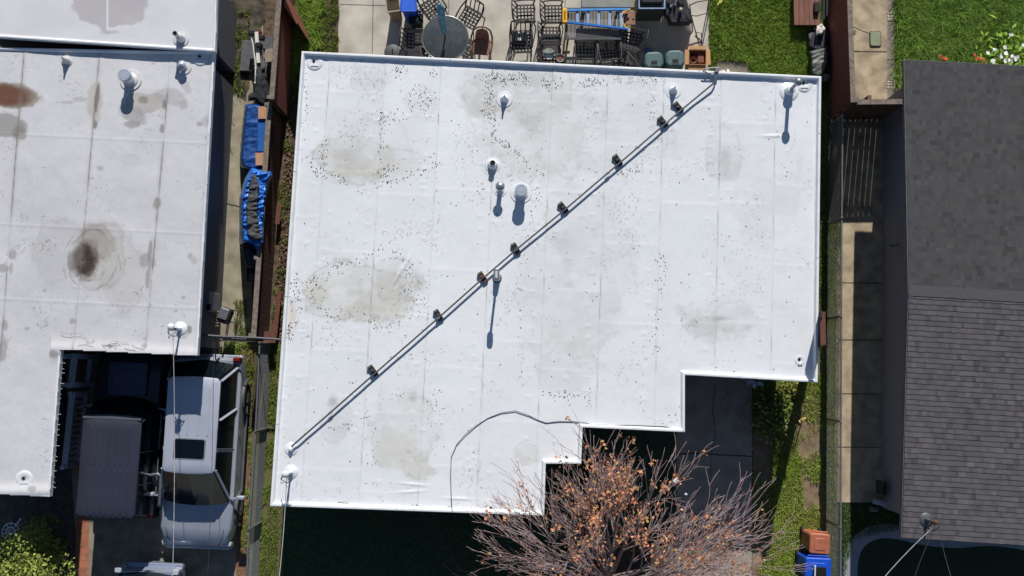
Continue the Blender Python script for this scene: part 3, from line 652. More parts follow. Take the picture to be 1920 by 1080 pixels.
# ---- diagonal gas pipe on blocks
PIPE = [(1308, 181), (1280, 204), (1251, 229), (1166, 302), (1140, 324), (1058, 394), (968, 468), (903, 524), (822, 596), (702, 701), (620, 773), (549, 835)]
pipe = MB().tube([P(1344, 137, RZ + .1), P(1342, 147, RZ + .13), P(1337, 157, RZ + .12)] + [P(a_, b_, RZ + .1) for a_, b_ in PIPE] + [P(547, 838, RZ + .05), P(546, 840, RZ)], .021, 10)
gp = thing('roof_pipe', 'long thin metal pipe running diagonally over the white roof', 'pipe', P(960, 500, RZ)); pipe.build('pipe', M_galvd, gp, True)
m = MB()
for cq in (PIPE[2], PIPE[4], PIPE[6], PIPE[8], PIPE[10]): a = P(*cq, RZ + .1); d = (P(548, 836, RZ) - P(1322, 178, RZ)).normalized(); MB().tube([a - d * .05, a + d * .05], .032, 10).build('pipe_coupling', M_galv, gp, True)
MB().lathe(P(546, 842, RZ), [(.16, .004), (.15, .012), (.06, .02), (.05, .09), (.025, .12)], 22).build('pipe_boot', M_wv, gp, True)
blks = [(1272, 201, 'brown block under the pipe nearest its far right end', 0), (1243, 228, 'brown block under the pipe, second from its far right end', 0), (1158, 300, 'black block under the pipe, third from its far right end', 1), (1056, 389, 'black block under the pipe, fourth from its far right end', 1), (967, 466, 'black block under the pipe just beyond the tall slender flue', 1), (905, 520, 'reddish block under the pipe just left of the tall slender flue', 2), (822, 591, 'brown block under the pipe, second from its near left end', 0), (699, 695, 'brown block under the pipe nearest its near left end', 0)]
d = (P(1322, 178, RZ) - P(548, 836, RZ)).normalized(); ang = math.atan2(d.y, d.x)
for x, y, lab, k in blks:
    c = P(x, y, RZ + .05); t_ = thing('pipe_support', lab, 'support block', (c.x, c.y, RZ + .004), ang + rad(88 + R.uniform(-9, 9)), 'support blocks under the roof pipe')
    m = MB(); m.box((0, 0, .035), (.29, .13, .065)); m.build('block', (M_wood_blk, M_rub, M_rust)[k], t_, W=False, bevel=.008)
    m = MB(); m.box((.12, 0, .076), (.05, .125, .02)); m.build('end_cap', mat('pad_gray', (98, 94, 88), .7, var=.2), t_, W=False)
    m = MB(); m.box((0, .02, .095), (.05, .03, .07)); m.box((0, -.02, .095), (.05, .03, .07)); m.build('clamp', M_galvd, t_, W=False)

# ---- loose black cable
ctl = [(848, 958, .1), (846, 930, .02), (845, 890, .015), (846, 858, .015), (856, 834, .02), (872, 815, .03), (893, 798, .02), (915, 784, .015), (940, 774, .015), (966, 770, .02), (992, 779, .02), (1012, 789, .02), (1024, 793, .02), (1048, 790, .02), (1072, 790, .02), (1094, 792, .02), (1110, 796, .03), (1150, 797, .02), (1200, 798, .02), (1245, 800, .02), (1275, 807, .03), (1282, 809, .1)]
o = MB().tube([P(a, b_, RZ + c_) for a, b_, c_ in ctl], .0085, 6).build('loose_cable', M_galvd, smooth=True); tag(o, 'thin gray cable curving loosely over the near part of the white roof', 'cable')
o = MB().tube([P(a, b_, RZ + c_) for a, b_, c_ in ctl[8:14]] , .0085, 6)
# ---- cable loops at the upper right parapet
cl = MB()
cl.tube([P(1318, 135, RZ + .12), P(1322, 130, RZ + .16), P(1334, 127, RZ + .18), P(1346, 127, RZ + .16), P(1346, 134, RZ + .12)], .016, 8)
cl.tube([P(1322, 133, RZ + .1), P(1328, 139, RZ + .1), P(1337, 139, RZ + .1), P(1344, 136, RZ + .12)], .012, 8); cl.box(P(1344, 131, RZ + .13), (.09, .12, .08))
tag(cl.build('gas_fitting', M_galv, smooth=False), 'gray pipe fitting and loops at the far end of the roof pipe', 'pipe fitting')

# ---- service masts with overhead wires
def mast(x, y, z, h, lab, r=.022, kind=0):
    b = P(x, y, z); t_ = thing('service_mast', lab, 'power mast', (b.x, b.y, z), 0, None)
    MB().tube([b, b + Vector((0, 0, h))], r, 12).build('pole', M_wv if kind < 2 else M_rust, t_, True)
    MB().lathe(b, [(.17, .004), (.16, .014), (.06, .03), (.045, .12), (r, .15)], 22).build('flashing', M_wv if kind < 2 else M_galvd, t_, True)
    MB().ball(b + Vector((0, .01, h + .02)), .085 if kind < 2 else .05, .75).build('weather_head', M_wv if kind < 2 else M_rust, t_, True)
    m = MB()
    for s_ in (-1, 1): m.tube([b + Vector((s_ * .03, 0, h * .95)), b + Vector((s_ * .09, -.04, h * .9)), b + Vector((s_ * .13, -.12, h * .72)), b + Vector((s_ * .05, -.2, h * .66)), b + Vector((0, -.2, h * .75))], .011, 6)
    m.tube([b + Vector((-.02, -.05, h * .8)), b + Vector((-.16, -.1, h * .6)), b + Vector((-.18, -.25, h * .4)), b + Vector((-.08, -.2, h * .75))], .009, 6)
    m.build('wire_loops', M_cable if kind != 1 else M_galvd, t_, True); m = MB(); m.box(b + Vector((0, -.05, h * .8)), (.12, .05, .05)); m.box(b + Vector((0, -.03, h * .6)), (.05, .05, .12)); m.build('insulator', M_galvd, t_)
    return b + Vector((0, -.1, h * .8))
a1_ = mast(546, 885, RZ, .62, 'white service mast with cable loops at the near left corner of the white roof', kind=1)
a2_ = mast(338, 616, LZ, .66, 'white service mast with black fittings on the left gray roof', kind=0)
a3_ = mast(1737, 974, 2.66, .55, 'rusty service mast with three wires on the shingle roof', kind=2)
def wire(a, x, y, z, lab, m, r=.008, sag=.15):
    b = P(x, y, z); pts = [a.lerp(b, t) - Vector((0, 0, sag * 4 * t * (1 - t))) for t in [i / 14 for i in range(15)]]
    tag(MB().tube(pts, r, 6).build('overhead_wire', m, smooth=True), lab, 'wire', 'overhead wires running to the street')
wire(a1_, 518, 1130, 3.9, 'pale overhead wire from the mast at the corner of the white roof', M_wire, .009)
wire(a2_, 322, 1130, 4.1, 'pale overhead wire crossing above the silver car', M_wire, .008)
wire(a3_, 1620, 1130, 4.2, 'thick pale wire slanting down to the left from the rusty mast', M_wire, .008)
wire(a3_ + Vector((.05, 0, 0)), 1702, 1130, 4.2, 'thin dark wire, middle one of three from the rusty mast', M_cable, .007)
wire(a3_ + Vector((.1, .1, 0)), 1800, 1130, 4.0, 'thin dark wire slanting right from the rusty mast', M_cable, .007)
wire(P(400, 640, 3.2), 387, 1130, 4.0, 'thin black wire above the right half of the silver car', M_cable, .006)
wire(P(506, 955, 3.2), 497, 1130, 3.9, 'thin black wire above the narrow turf strip', M_cable, .006)

# ---- leaf litter
pts, sz = [], []
def litter(cx, cy, rx, ry, n, ring=.0, a0=0, a1=360, spread=.08):
    for _ in range(int(n * .8)):
        a = rad(R.uniform(a0, a1)); k = (1 + R.gauss(0, spread)) if ring else math.sqrt(R.random())
        cx_ = cx; wob = 1 + .18 * math.sin(3 * a + cx) + .1 * math.sin(7 * a + cy)
        pts.append((cx + R.gauss(0, 3) + rx * k * math.cos(a) * (wob if ring else 1), cy + R.gauss(0, 3) + ry * k * math.sin(a) * (wob if ring else 1)))
litter(690, 545, 100, 62, 330, 1); litter(592, 540, 14, 22, 60); litter(553, 560, 12, 55, 90); litter(543, 625, 5, 14, 60); litter(590, 610, 60, 8, 20)
litter(670, 310, 80, 38, 170, 1, 0, 200); litter(750, 310, 55, 26, 90, 1, -30, 150); litter(607, 290, 6, 40, 55); litter(735, 215, 38, 12, 50); litter(720, 225, 8, 12, 30); litter(790, 185, 28, 26, 110); litter(750, 135, 12, 10, 40); litter(810, 135, 10, 10, 24); litter(715, 265, 6, 55, 24)
litter(572, 190, 3, 90, 34); litter(945, 145, 55, 10, 150); litter(915, 190, 8, 45, 120); litter(985, 155, 60, 12, 60); litter(1040, 155, 20, 8, 40); litter(1110, 155, 26, 10, 90); litter(1180, 150, 45, 10, 60); litter(925, 245, 4, 30, 40)
for i in range(60): t = R.random(); pts.append((925 + 60 * t + R.gauss(0, 3), 262 + 40 * t ** 1.5 + R.gauss(0, 3)))
for i in range(50): t = R.random(); pts.append((985 + 12 * math.sin(t * 6) + R.gauss(0, 4), 300 + t * 330 + R.gauss(0, 3)))
for i in range(40): t = R.random(); pts.append((1245 - 20 * t + R.gauss(0, 6), 480 + t * 190))
litter(1180, 320, 24, 10, 46); litter(1205, 280, 14, 30, 30); litter(1225, 200, 8, 60, 40); litter(640, 800, 30, 6, 36); litter(688, 790, 5, 40, 34); litter(700, 850, 12, 30, 16); litter(660, 715, 8, 4, 8); litter(740, 745, 20, 6, 16); litter(820, 770, 20, 40, 30); litter(1060, 740, 45, 6, 50, 0); litter(1105, 745, 5, 18, 16); litter(900, 365, 8, 30, 22)
litter(647, 945, 9, 2.5, 26); litter(772, 949, 12, 2.2, 34); litter(845, 951, 4, 3, 10); litter(1000, 550, 400, 300, 70); litter(1240, 500, 10, 40, 26); litter(1010, 350, 10, 40, 20); litter(930, 400, 20, 20, 16)
for _ in range(340): y = R.uniform(120, 930); x = xl(y) + 20 + R.random() * (xr(y) - xl(y) - 40); pts.append((x, y))
pts = np.array(pts); k = inpoly(pts[:, 0], pts[:, 1], main_px) & (pts[:, 0] > 512); pts = pts[k]
X, Y = Pn(pts[:, 0], pts[:, 1], RZ); Z = RZ + main_h(pts[:, 0], pts[:, 1]) + .006
M_leafd = mat('dry_leaf', (84, 66, 52), .9, var=.3, scale=20, attr=True)
cols = .45 + NR.rand(len(pts), 3) * .25 + NR.rand(len(pts), 1) * .45
lf = leafmesh('fallen_leaves', np.stack([X, Y, Z], 1), (.005, .026), M_leafd, cols, None, 3.0, 1.9); tag(lf, 'dry brown leaf litter around the puddle stains on the white roof', 'leaf litter', None, 'stuff')
# dried vine on the left roof edge
vn = MB()
for i in range(16):
    x, y = R.choice([(112 + R.uniform(-4, 30), 616 + R.uniform(0, 20)), (150 + R.uniform(0, 95), 640 + R.uniform(0, 16)), (140 + R.uniform(0, 60), 640 + R.uniform(-4, 10))]); q = []; a = R.uniform(-.6, .9)
    for k in range(9): a += R.uniform(-1.1, 1.1); x += 4.2 * math.cos(a * .7); y += 2.2 * math.sin(a) + .5; y = min(y, 656 + (x - 115) * .047) if x > 112 else y; q.append(P(x, y, LZ + .05 + R.uniform(0, .015)))
    vn.tube(q, .0035, 4)
tag(vn.build('dried_vine', mat('vine', (120, 112, 104), .9, var=.2)), 'dry tangled vine creeping over the left roof edge', 'vine')
# slatted board leaning on the right eave
t_ = thing('leaning_lattice', 'weathered slatted panel leaning on the right edge of the white roof', 'lattice panel', P(1519, 640, 0))
top0, top1 = P(1541, 588, 3.6), P(1542, 634, 3.6); xb = P(1519, 640, 0).x + .12; xt = P(1541, 610, 3.6).x
xe = V2(wp[0]).x
def lp(u, v): return Vector((xb + (xt - xb) * v, P(1540, 592, 3.3).y - .66 * u + .03 * v, 3.6 * v))
for i, u in enumerate((.0, .34, .68, 1.0)):
    MB().bar(lp(u, 0), lp(u, 1 - .03 * i), .15, .035, up=Vector((1, 0, 0))).build('plank', (mat('plank_dark', (70, 66, 66), .9, var=.3, scale=12), M_rust)[i % 2], t_)
for v in (.05, .35, .62, .86, .97): MB().bar(lp(-.08, v) + Vector((.03, 0, 0)), lp(1.08, v) + Vector((.03, 0, 0)), .12, .03).build('batten', M_rust if v > .9 else mat('plank_dark', (70, 66, 66)), t_)
# ================================================================ FENCES
M_red = mat('red_fence_wood', (142, 80, 66), .85, var=.25, scale=7, bump=.4, stretch=(6, 6, .6), c2=(118, 66, 54))
M_cap2 = mat('gray_cap_wood', (122, 110, 100), .85, var=.2, scale=10, bump=.3, c2=(142, 128, 116))
M_brn = mat('brown_timber', (124, 92, 74), .85, var=.25, scale=8, bump=.3)
def board_fence(name, a, b, h, lab, gap=.006, bw=.14, dog=False, m=None, cap=True, posts=True, cat='fence', seed=1, side=1, tilt=0.):
    """a, b: photo points of the top rail"""
    A, B = P(*a, h), P(*b, h); A.z = B.z = 0; d = (B - A); L_ = d.length; d.normalize(); n = Vector((-d.y, d.x, 0)) * side
    t_ = thing(name, lab, cat, (A.x, A.y, 0)); rs = random.Random(seed); mb = MB(); s = 0; ang = math.atan2(d.y, d.x)
    while s < L_ - .02:
        w = min(bw, L_ - s); hh = h - .03 + rs.uniform(-.015, .015); c = A + d * (s + w / 2) + n * .03
        if dog:
            q = [A + d * (s + .002) + n * .03, A + d * (s + w - gap) + n * .03]; cut = w * .28
            prof = [(0, 0), (w - gap, 0), (w - gap, hh - cut), (w - gap - cut, hh), (cut, hh), (0, hh - cut)]; vs = []
            for sd_ in (-.01, .01): vs += [A + d * (s + u) + n * (.03 + sd_) + Vector((0, 0, z)) for u, z in prof]
            mb.add(vs, [(0, 1, 2, 3, 4, 5), (11, 10, 9, 8, 7, 6)] + [(i, i + 6, (i + 1) % 6 + 6, (i + 1) % 6) for i in range(6)])
        else: mb.box((c.x, c.y, hh / 2), (w - gap, .02, hh), ang + rs.uniform(-.012, .012))
        s += w
    mb.build('boards', m or M_red, t_)
    for z in ((.35, h * .55, h - .2) if not dog else (.12, h - .16)): MB().box(((A + B) / 2).to_tuple()[:2] + (z,), (L_, .04, .09), ang).build('rail', m or M_red, t_)
    if cap: MB().box((((A + B) / 2) + n * .02).to_tuple()[:2] + (h,), (L_, .13, .035), ang).build('cap_rail', M_cap2, t_)
    if posts:
        k = max(1, round(L_ / 2.4))
        for i in range(k + 1): c = A + d * min(max(L_ * i / k, .05), L_ - .05) - n * .06; MB().box((c.x, c.y, (h + .02) / 2), (.09, .09, h + .02), ang).build('post', M_cap2, t_)
    return t_
board_fence('wood_fence', (527, -70), (508, 186), 1.8, 'dark red board fence running up from the blue tarps', .004, .15, side=1, seed=1)
board_fence('wood_fence', (504, 192), (474, 632), 1.5, 'lower brown capped section of the red fence beside the blue tarps', .004, .15, side=1, seed=2, m=mat('dark_board', (92, 66, 56), .9, var=.25, scale=7, bump=.3))
board_fence('wood_fence', (1592, -70), (1601, 192), 1.8, 'dark red fence along the tan path behind the lawn', .006, .15, side=-1, seed=3)
board_fence('side_gate', (1604, 190), (1712, 189), 1.75, 'black shaded board gate between the tan path and the side yard', .0065, .148, dog=True, side=-1, seed=4, m=mat('gate_wood', (104, 82, 66), .9, var=.2, scale=7), cat='gate')
t_ = thing('timber_rail', 'pale loose rail lying low behind the shaded gate', 'plank', P(1630, 228, .4)); MB().bar(P(1607, 226, .4), P(1651, 230, .4), .04, .03).build('rail', M_cap2, t_); MB().bar(P(1620, 227, 0), P(1620, 227, .4), .04).build('leg', M_cap2, t_); MB().bar(P(1645, 229, 0), P(1645, 229, .4), .04).build('leg', M_cap2, t_)
# open leaf of a red gate at the top of the alley
A, B = P(530, -20, 1.7), P(558, 44, 1.7); t_ = thing('gate_leaf', 'slanting red board gate leaf beside the weedy bed', 'gate', (A.x, A.y, 0)); m = MB(); d = (B - A); d.z = 0; L_ = d.length; d.normalize()
for i in range(6): c = Vector((A.x, A.y, 0)) + d * (L_ * (i + .5) / 6); m.box((c.x, c.y, .85), (L_ / 6 - .008, .025, 1.68), math.atan2(d.y, d.x))
m.build('boards', M_red, t_); MB().bar(Vector((A.x, A.y, 1.7)), Vector((B.x, B.y, 1.7)), .07, .03).build('rail', M_red, t_); MB().bar(Vector((A.x + .03, A.y, .5)), Vector((B.x + .03, B.y, .5)), .06, .03).build('rail', M_red, t_)
# long timbers lying against the fence
for i, (p, q, h_, lab) in enumerate((((512, 232), (506, 318), 1.2, 'brown timber leaning on the fence beside the blue box'), ((524, 545), (515, 632), .3, 'reddish plank lying at the foot of the fence near the gate pipe'), ((520, 420), (524, 380), .3, 'short reddish plank at the foot of the fence beside the crumpled blue tarp'))):
    o = MB().bar(P(*p, h_), P(*q, h_ if i else .5), .12, .04).build('plank', (M_brn, M_rust, M_rust)[i]); tag(o, lab, 'plank')
t_ = thing('wood_pallet', 'flat reddish box end below the near end of the red fence', 'crate', P(503, 640, 0)); MB().box(P(502, 632, .5), (.42, .3, .03)).build('top', M_rust, t_); MB().box(P(502, 632, .25), (.38, .26, .48)).build('body', M_brn, t_)

M_link = mat('fence_wire', (150, 153, 156), .5, .5, var=.1)
def chain_fence(pts, h, lab, cell=.075, posts=(), top=True):
    Q = [P(x, y, h) for x, y in pts]
    for q in Q: q.z = 0
    t_ = thing('chain_link_fence', lab, 'chain link fence', Q[0]); m = MB(); w = .0032
    for i in range(len(Q) - 1):
        A, B = Q[i], Q[i + 1]; d = B - A; L_ = d.length; d.normalize(); s = -h
        while s < L_:
            for sg in (1, -1):
                s0, s1 = (s, s + h) ; z0, z1 = (0, h) if sg > 0 else (h, 0)
                a0 = max(0, -s0); a1 = min(h, L_ - s0)
                if a1 > a0 + .01:
                    p0 = A + d * (s0 + a0) + Vector((0, 0, z0 + (z1 - z0) * a0 / h)); p1 = A + d * (s0 + a1) + Vector((0, 0, z0 + (z1 - z0) * a1 / h))
                    m.tube([p0, p1], w, 3, False)
            s += cell
    m.build('wire_mesh', M_link, t_)
    if top: MB().tube([q + Vector((0, 0, h)) for q in Q], .022, 8).build('top_rail', M_galv, t_, True)
    for (x, y) in posts:
        q = P(x, y, h); MB().tube([(q.x, q.y, 0), (q.x, q.y, h + .05)], .027, 8).build('post', M_galv, t_, True)
    return t_
chain_fence([(487, 640), (479, 808), (467, 992), (461, 1110)], 1.2, 'chain link fence along the brick edging beside the silver car', .06, [(487, 642), (479, 808), (468, 991)])
chain_fence([(1580, 215), (1578, 450), (1577, 790), (1576, 1100)], 1.2, 'long chain link fence beside the side yard path', .06, [(1580, 216), (1578, 408), (1577, 593), (1576, 790), (1575, 988)])
# pipe gate between left house and main house
t_ = thing('pipe_gate', 'gray pipe gate between the left house and the white roofed house', 'gate', P(450, 632, 0)); 
MB().tube([P(372, 628, 1.5), P(420, 631, 1.5), P(475, 633, 1.5), P(532, 637, 1.5)], .03, 8).build('top_pipe', M_galvd, t_, True)
MB().tube([P(404, 702, .5), P(404, 650, 1.2), P(410, 640, 1.4), P(425, 636, 1.45), P(470, 638, 1.45)], .02, 8).build('frame_pipe', M_galvd, t_, True)
for x in (404, 468): q = P(x, 632, 1.5); MB().tube([(q.x, q.y, 0), (q.x, q.y, 1.5)], .03, 8).build('post', M_galvd, t_, True)
m = MB(); A, B = P(406, 638, 1.4), P(468, 638, 1.4)
for i in range(26):
    for sg in (0, 1): s = A.lerp(B, i / 26); e = A.lerp(B, min(1, (i + 8) / 26)); m.tube([(s.x, s.y, 1.4 * sg), (e.x, e.y, 1.4 * (1 - sg))], .003, 3, False)
m.build('wire_mesh', M_link, t_)

# ================================================================ GRASS AND PLANTS
M_gr = mat('grass_blade', (138, 158, 88), .75, var=.15, scale=3, attr=True, spec=.25)
bright = ((.75, .95, .45), (1, 1.1, .55), (1.15, 1.15, .6), (.6, .85, .4), (1.3, 1.2, .75))
deep = ((.5, .7, .38), (.65, .9, .42), (.9, 1.05, .5), (.42, .6, .36), (1.1, 1.15, .7))
drab = ((.62, .55, .42), (.75, .68, .48), (.5, .55, .35), (.9, .78, .6))
slabp = [(1341, 112), (1404, 117), (1405, 145), (1341, 140)]
blades('lawn_grass', [(1331, -20), (1507, -20), (1520, 60), (1520, 150), (1330, 148)], 26000, (.05, .15), .014, M_gr, 'thick bright green grass of the back lawn', 1, bright, .9, cs=22, holes=[slabp])
blades('garden_grass', [(1679, -20), (1940, -20), (1940, 130), (1697, 118), (1696, 164), (1680, 165)], 26000, (.08, .3), .016, M_gr, 'tall tangled dark green grass behind the shingled house', 2, deep, 1.3, cs=16)
blades('bed_weeds', [(556, -20), (612, -20), (598, 90), (570, 100), (548, 160), (556, 60)], 7000, (.06, .22), .02, M_gr, 'green weeds in the bed beside the red fence', 3, bright[:4], 1.2, cs=14, clump=.38)
blades('bed_weeds', [(545, 130), (566, 110), (560, 260), (525, 620), (510, 620), (525, 300)], 2300, (.03, .09), .018, M_gr, 'sparse weeds along the shaded foot of the red fence', 4, drab, 1.2, cs=18, clump=.58)
blades('bed_weeds', [(610, -20), (636, -20), (634, 98), (600, 98)], 1800, (.03, .1), .016, M_gr, 'drab weeds at the patio edge', 5, drab, 1.2, cs=14, clump=.46)
blades('strip_grass', [(497, 645), (527, 645), (514, 950), (522, 955), (518, 1100), (478, 1100), (486, 900)], 6000, (.02, .07), .014, M_gr, 'patchy grass strip left of the white roofed house', 6, ((.65, .6, .4), (.85, .85, .45), (.95, .85, .6), (.6, .65, .35)), 1.0, cs=22, clump=.47)
blades('lawn_grass', [(1411, 700), (1548, 700), (1540, 1100), (1411, 1100)], 16000, (.03, .08), .013, M_gr, 'patchy bright grass in front of the right side of the white roofed house', 7, ((1.1, 1.05, .5), (1.3, 1.2, .6), (.9, 1, .45), (1.45, 1.3, .75)), 1.0, cs=48, clump=.50)
blades('lawn_grass', [(1448, 860), (1500, 850), (1512, 1000), (1505, 1100), (1411, 1100), (1445, 1020)], 9000, (.03, .08), .013, M_gr, 'thick sunlit grass corner beside the near end of the driveway', 17, ((1.1, 1.1, .5), (1.3, 1.25, .6), (.95, 1, .45)), 1.0, cs=40)
blades('fence_grass', [(1548, 420), (1577, 420), (1568, 1100), (1542, 1100)], 6500, (.03, .08), .010, M_gr, 'short gray green turf under the long chain link fence', 8, ((.75, .75, .6), (.9, .88, .65), (.65, .72, .5)), 1.0, cs=12)
blades('fence_grass', [(1531, 150), (1578, 200), (1578, 430), (1531, 700)], 5000, (.03, .12), .014, M_gr, 'dim weeds between the white roofed house and the side yard', 9, drab, 1.2, cs=18)
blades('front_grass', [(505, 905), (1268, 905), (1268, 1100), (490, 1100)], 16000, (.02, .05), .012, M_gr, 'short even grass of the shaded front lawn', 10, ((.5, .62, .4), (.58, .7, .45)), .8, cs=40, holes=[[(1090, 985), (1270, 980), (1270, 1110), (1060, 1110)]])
blades('alley_weeds', [(420, 20), (470, 20), (460, 160), (430, 200)], 1600, (.03, .12), .018, M_gr, 'dry weeds at the head of the left side path', 11, ((.7, .62, .45), (.5, .5, .32), (.8, .7, .55)), 1.4, cs=16, clump=.5)
blades('alley_weeds', [(405, 640), (470, 640), (476, 700), (462, 760), (450, 690), (405, 672)], 1400, (.03, .10), .018, M_gr, 'green weeds between the bricks behind the silver car', 12, bright[:3], 1.2, cs=12, clump=.45)
blades('alley_weeds', [(455, 700), (474, 700), (468, 1100), (446, 1100)], 1300, (.02, .07), .016, M_gr, 'weeds growing through the red brick edging', 13, bright[:3], 1.2, cs=16, clump=.58)
blades('alley_weeds', [(438, 560), (462, 560), (468, 630), (440, 630)], 500, (.03, .08), .016, M_gr, 'small weeds on the path just behind the pipe gate', 14, drab, 1.2, cs=10, clump=.5)
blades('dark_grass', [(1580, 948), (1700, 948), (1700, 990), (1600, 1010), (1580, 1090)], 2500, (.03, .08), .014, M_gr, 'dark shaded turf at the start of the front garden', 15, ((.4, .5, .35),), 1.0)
# bed rubble: small clods
pts = []
for _ in range(1500):
    y = R.uniform(100, 640); x = R.uniform(545 - .06 * (y - 100), 575 - .075 * (y - 100)); pts.append(tuple(P(x, y, R.uniform(.005, .03))))
tag(leafmesh('soil_debris', pts, (.02, .06), mat('clod', (120, 98, 80), .95, var=.3, scale=20, attr=True), .5 + NR.rand(1500, 1) * np.array([[1, .95, .85]]), None, .6), 'crumbled bark and debris on the brown garden bed', 'debris', None, 'stuff')

M_lf = mat('shrub_leaf', (150, 158, 84), .7, var=.12, scale=4, attr=True, spec=.3)
def shrub(name, x, y, h, r, n, size, tints, lab, cat='shrub', stems=7, m=None, lobes=9, up=.4, seed=1):
    b = P(x, y, 0); t_ = thing(name, lab, cat, b); rs = random.Random(seed); lb = []
    for i in range(lobes):
        a = rs.uniform(0, 6.28); k = r * math.sqrt(rs.random()) * .85; lb.append((b.x + k * math.cos(a), b.y + k * math.sin(a), h * rs.uniform(.45, .95), r * rs.uniform(.22, .42)))
    pts, tn = [], []
    for i in range(n):
        c = rs.choice(lb); v = Vector((rs.gauss(0, 1), rs.gauss(0, 1), rs.gauss(0, 1))).normalized() * c[3] * rs.uniform(.55, 1.08); z = max(.03, c[2] + v.z * .9)
        pts.append((c[0] + v.x - b.x, c[1] + v.y - b.y, z)); q = rs.choice(tints); k = rs.uniform(.75, 1.25); tn.append([w * k for w in q])
    leafmesh('leaves', pts, size, m or M_lf, np.array(tn), t_, up)
    s = MB()
    for c in rs.sample(lb, min(stems, len(lb))): s.tube([b, b.lerp(Vector(c[:3]), .5) + Vector((rs.uniform(-.05, .05), 0, 0)), Vector(c[:3])], [.02, .014, .006], 5)
    s.build('stem', mat('twig', (96, 80, 66), .9, var=.2), t_)
    return t_
shrub('leafy_shrub', 100, 1070, 2.25, 1.22, 9500, (.022, .075), ((.8, .84, .66), (.98, .96, .74), (.68, .74, .54), (.9, .92, .7), (.55, .6, .45)), 'dense yellow green shrub in the near left corner', lobes=34, seed=4)
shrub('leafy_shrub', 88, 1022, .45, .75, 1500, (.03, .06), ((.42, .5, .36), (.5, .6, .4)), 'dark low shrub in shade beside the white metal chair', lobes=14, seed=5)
shrub('flower_plant', 112, 1013, .5, .12, 90, (.03, .05), ((1.4, 1.4, .8), (1, 1.1, .6)), 'single pale yellow green sprig above the shaded shrub', 'plant', lobes=3, seed=6)
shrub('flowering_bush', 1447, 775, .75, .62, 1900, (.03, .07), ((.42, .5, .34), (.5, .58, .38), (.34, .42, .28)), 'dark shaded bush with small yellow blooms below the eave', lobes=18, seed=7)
shrub('flowering_bush', 1478, 740, .6, .4, 800, (.03, .06), ((.62, .62, .45), (.5, .56, .4), (.9, .8, .55)), 'loose straw colored bush against the front wall by the lattice', lobes=12, seed=8)
M_yel = mat('yellow_petal', (226, 214, 96), .6, var=.1)
def blooms(name, spots, m, lab, size=(.04, .06), z=(.3, .6), per=4, cat='flowers', grp=None):
    b = P(*spots[0], 0); t_ = thing(name, lab, cat, b, 0, grp); pts = []; s = MB()
    for x, y in spots:
        zz = R.uniform(*z); q = P(x, y, zz); s.tube([P(x, y, 0), q], .006, 4)
        o3 = [(q.x - b.x + R.gauss(0, .018), q.y - b.y + R.gauss(0, .018), zz + R.uniform(0, .02)) for _ in range(per)]
        if len(spots) <= 20: leafmesh('bloom', o3, size, m, None, t_, 2.0, 1.2)
        else: pts += o3
    if pts: leafmesh('petals', pts, size, m, None, t_, 2.0, 1.2)['kind'] = 'stuff'
    s.build('stem', mat('green_stem', (70, 96, 44), .8, var=.2), t_)
blooms('yellow_flowers', [(R.gauss(1438, 32), R.gauss(775, 30)) for _ in range(52)], mat('dim_yellow', (196, 190, 118), .7, var=.1), 'scattered pale yellow blooms over the shaded bush', (.025, .04), (.75, .95), 3)
blooms('yellow_flowers', [(1475, 770), (1477, 776), (1499, 790), (1504, 787), (1506, 784), (1492, 798), (1484, 772)], M_yel, 'bright yellow flowers at the sunlit edge of the bush', (.035, .055), (.35, .55), 5)
blooms('calla_lilies', [(1851, 101), (1865, 94), (1884, 91), (1896, 66), (1887, 99), (1876, 107), (1898, 104), (1906, 107), (1905, 113), (1883, 114), (1893, 114), (1920, 84), (1862, 115)], mat('white_petal', (246, 246, 240), .5, var=.04), 'white calla lilies blooming behind the shingled house', (.07, .11), (.5, .7), 4)
blooms('orange_flowers', [(1764, 104), (1772, 109), (1766, 108), (1774, 111)], mat('orange_petal', (226, 92, 56), .6, var=.1), 'small orange blooms at the shingle roof edge, nearer the path', (.035, .05), (.5, .6), 5)
blooms('orange_flowers', [(1828, 104), (1834, 108), (1841, 110), (1830, 112), (1845, 113)], mat('orange_petal', (226, 92, 56), .6), 'orange blooms beside the white lilies', (.035, .05), (.5, .6), 7)
blooms('white_flowers', [(1351, 133), (1357, 134), (1366, 134), (1364, 132)], mat('white_petal', (246, 246, 240)), 'white blooms at the small slab beside the lawn', (.05, .07), (.5, .6), 4)
blooms('pale_flowers', [(1405, 716), (1412, 718), (1422, 720), (1428, 719), (1415, 724)], mat('pale_petal', (190, 196, 214), .6, var=.05), 'pale bluish blooms just below the front eave', (.08, .12), (.8, .95), 4)
blooms('yellow_weed', [(1349, 5), (1347, 8), (1351, 3)], M_yel, 'single pale yellow weed flower near the far edge of the lawn', (.03, .05), (.25, .35), 6)
lt = P(1895, 104, 0); tl = thing('lily_plant', 'broad leaved lily clump around the white blooms', 'plant', lt); pts = [(R.gauss(0, .42), R.gauss(0, .3), R.uniform(.15, .5)) for _ in range(360)]
leafmesh('leaves', pts, (.05, .1), M_gr, np.array([R.choice([(.8, 1.0, .4), (1.1, 1.25, .5), (.6, .8, .35)]) for _ in pts]), tl, 1.0, 3.2); s = MB()
for _ in range(12): s.tube([lt + Vector((R.gauss(0, .2), R.gauss(0, .2), 0)), lt + Vector((R.gauss(0, .3), R.gauss(0, .2), .4))], .008, 4)
s.build('stem', mat('green_stem', (70, 96, 44)), tl)

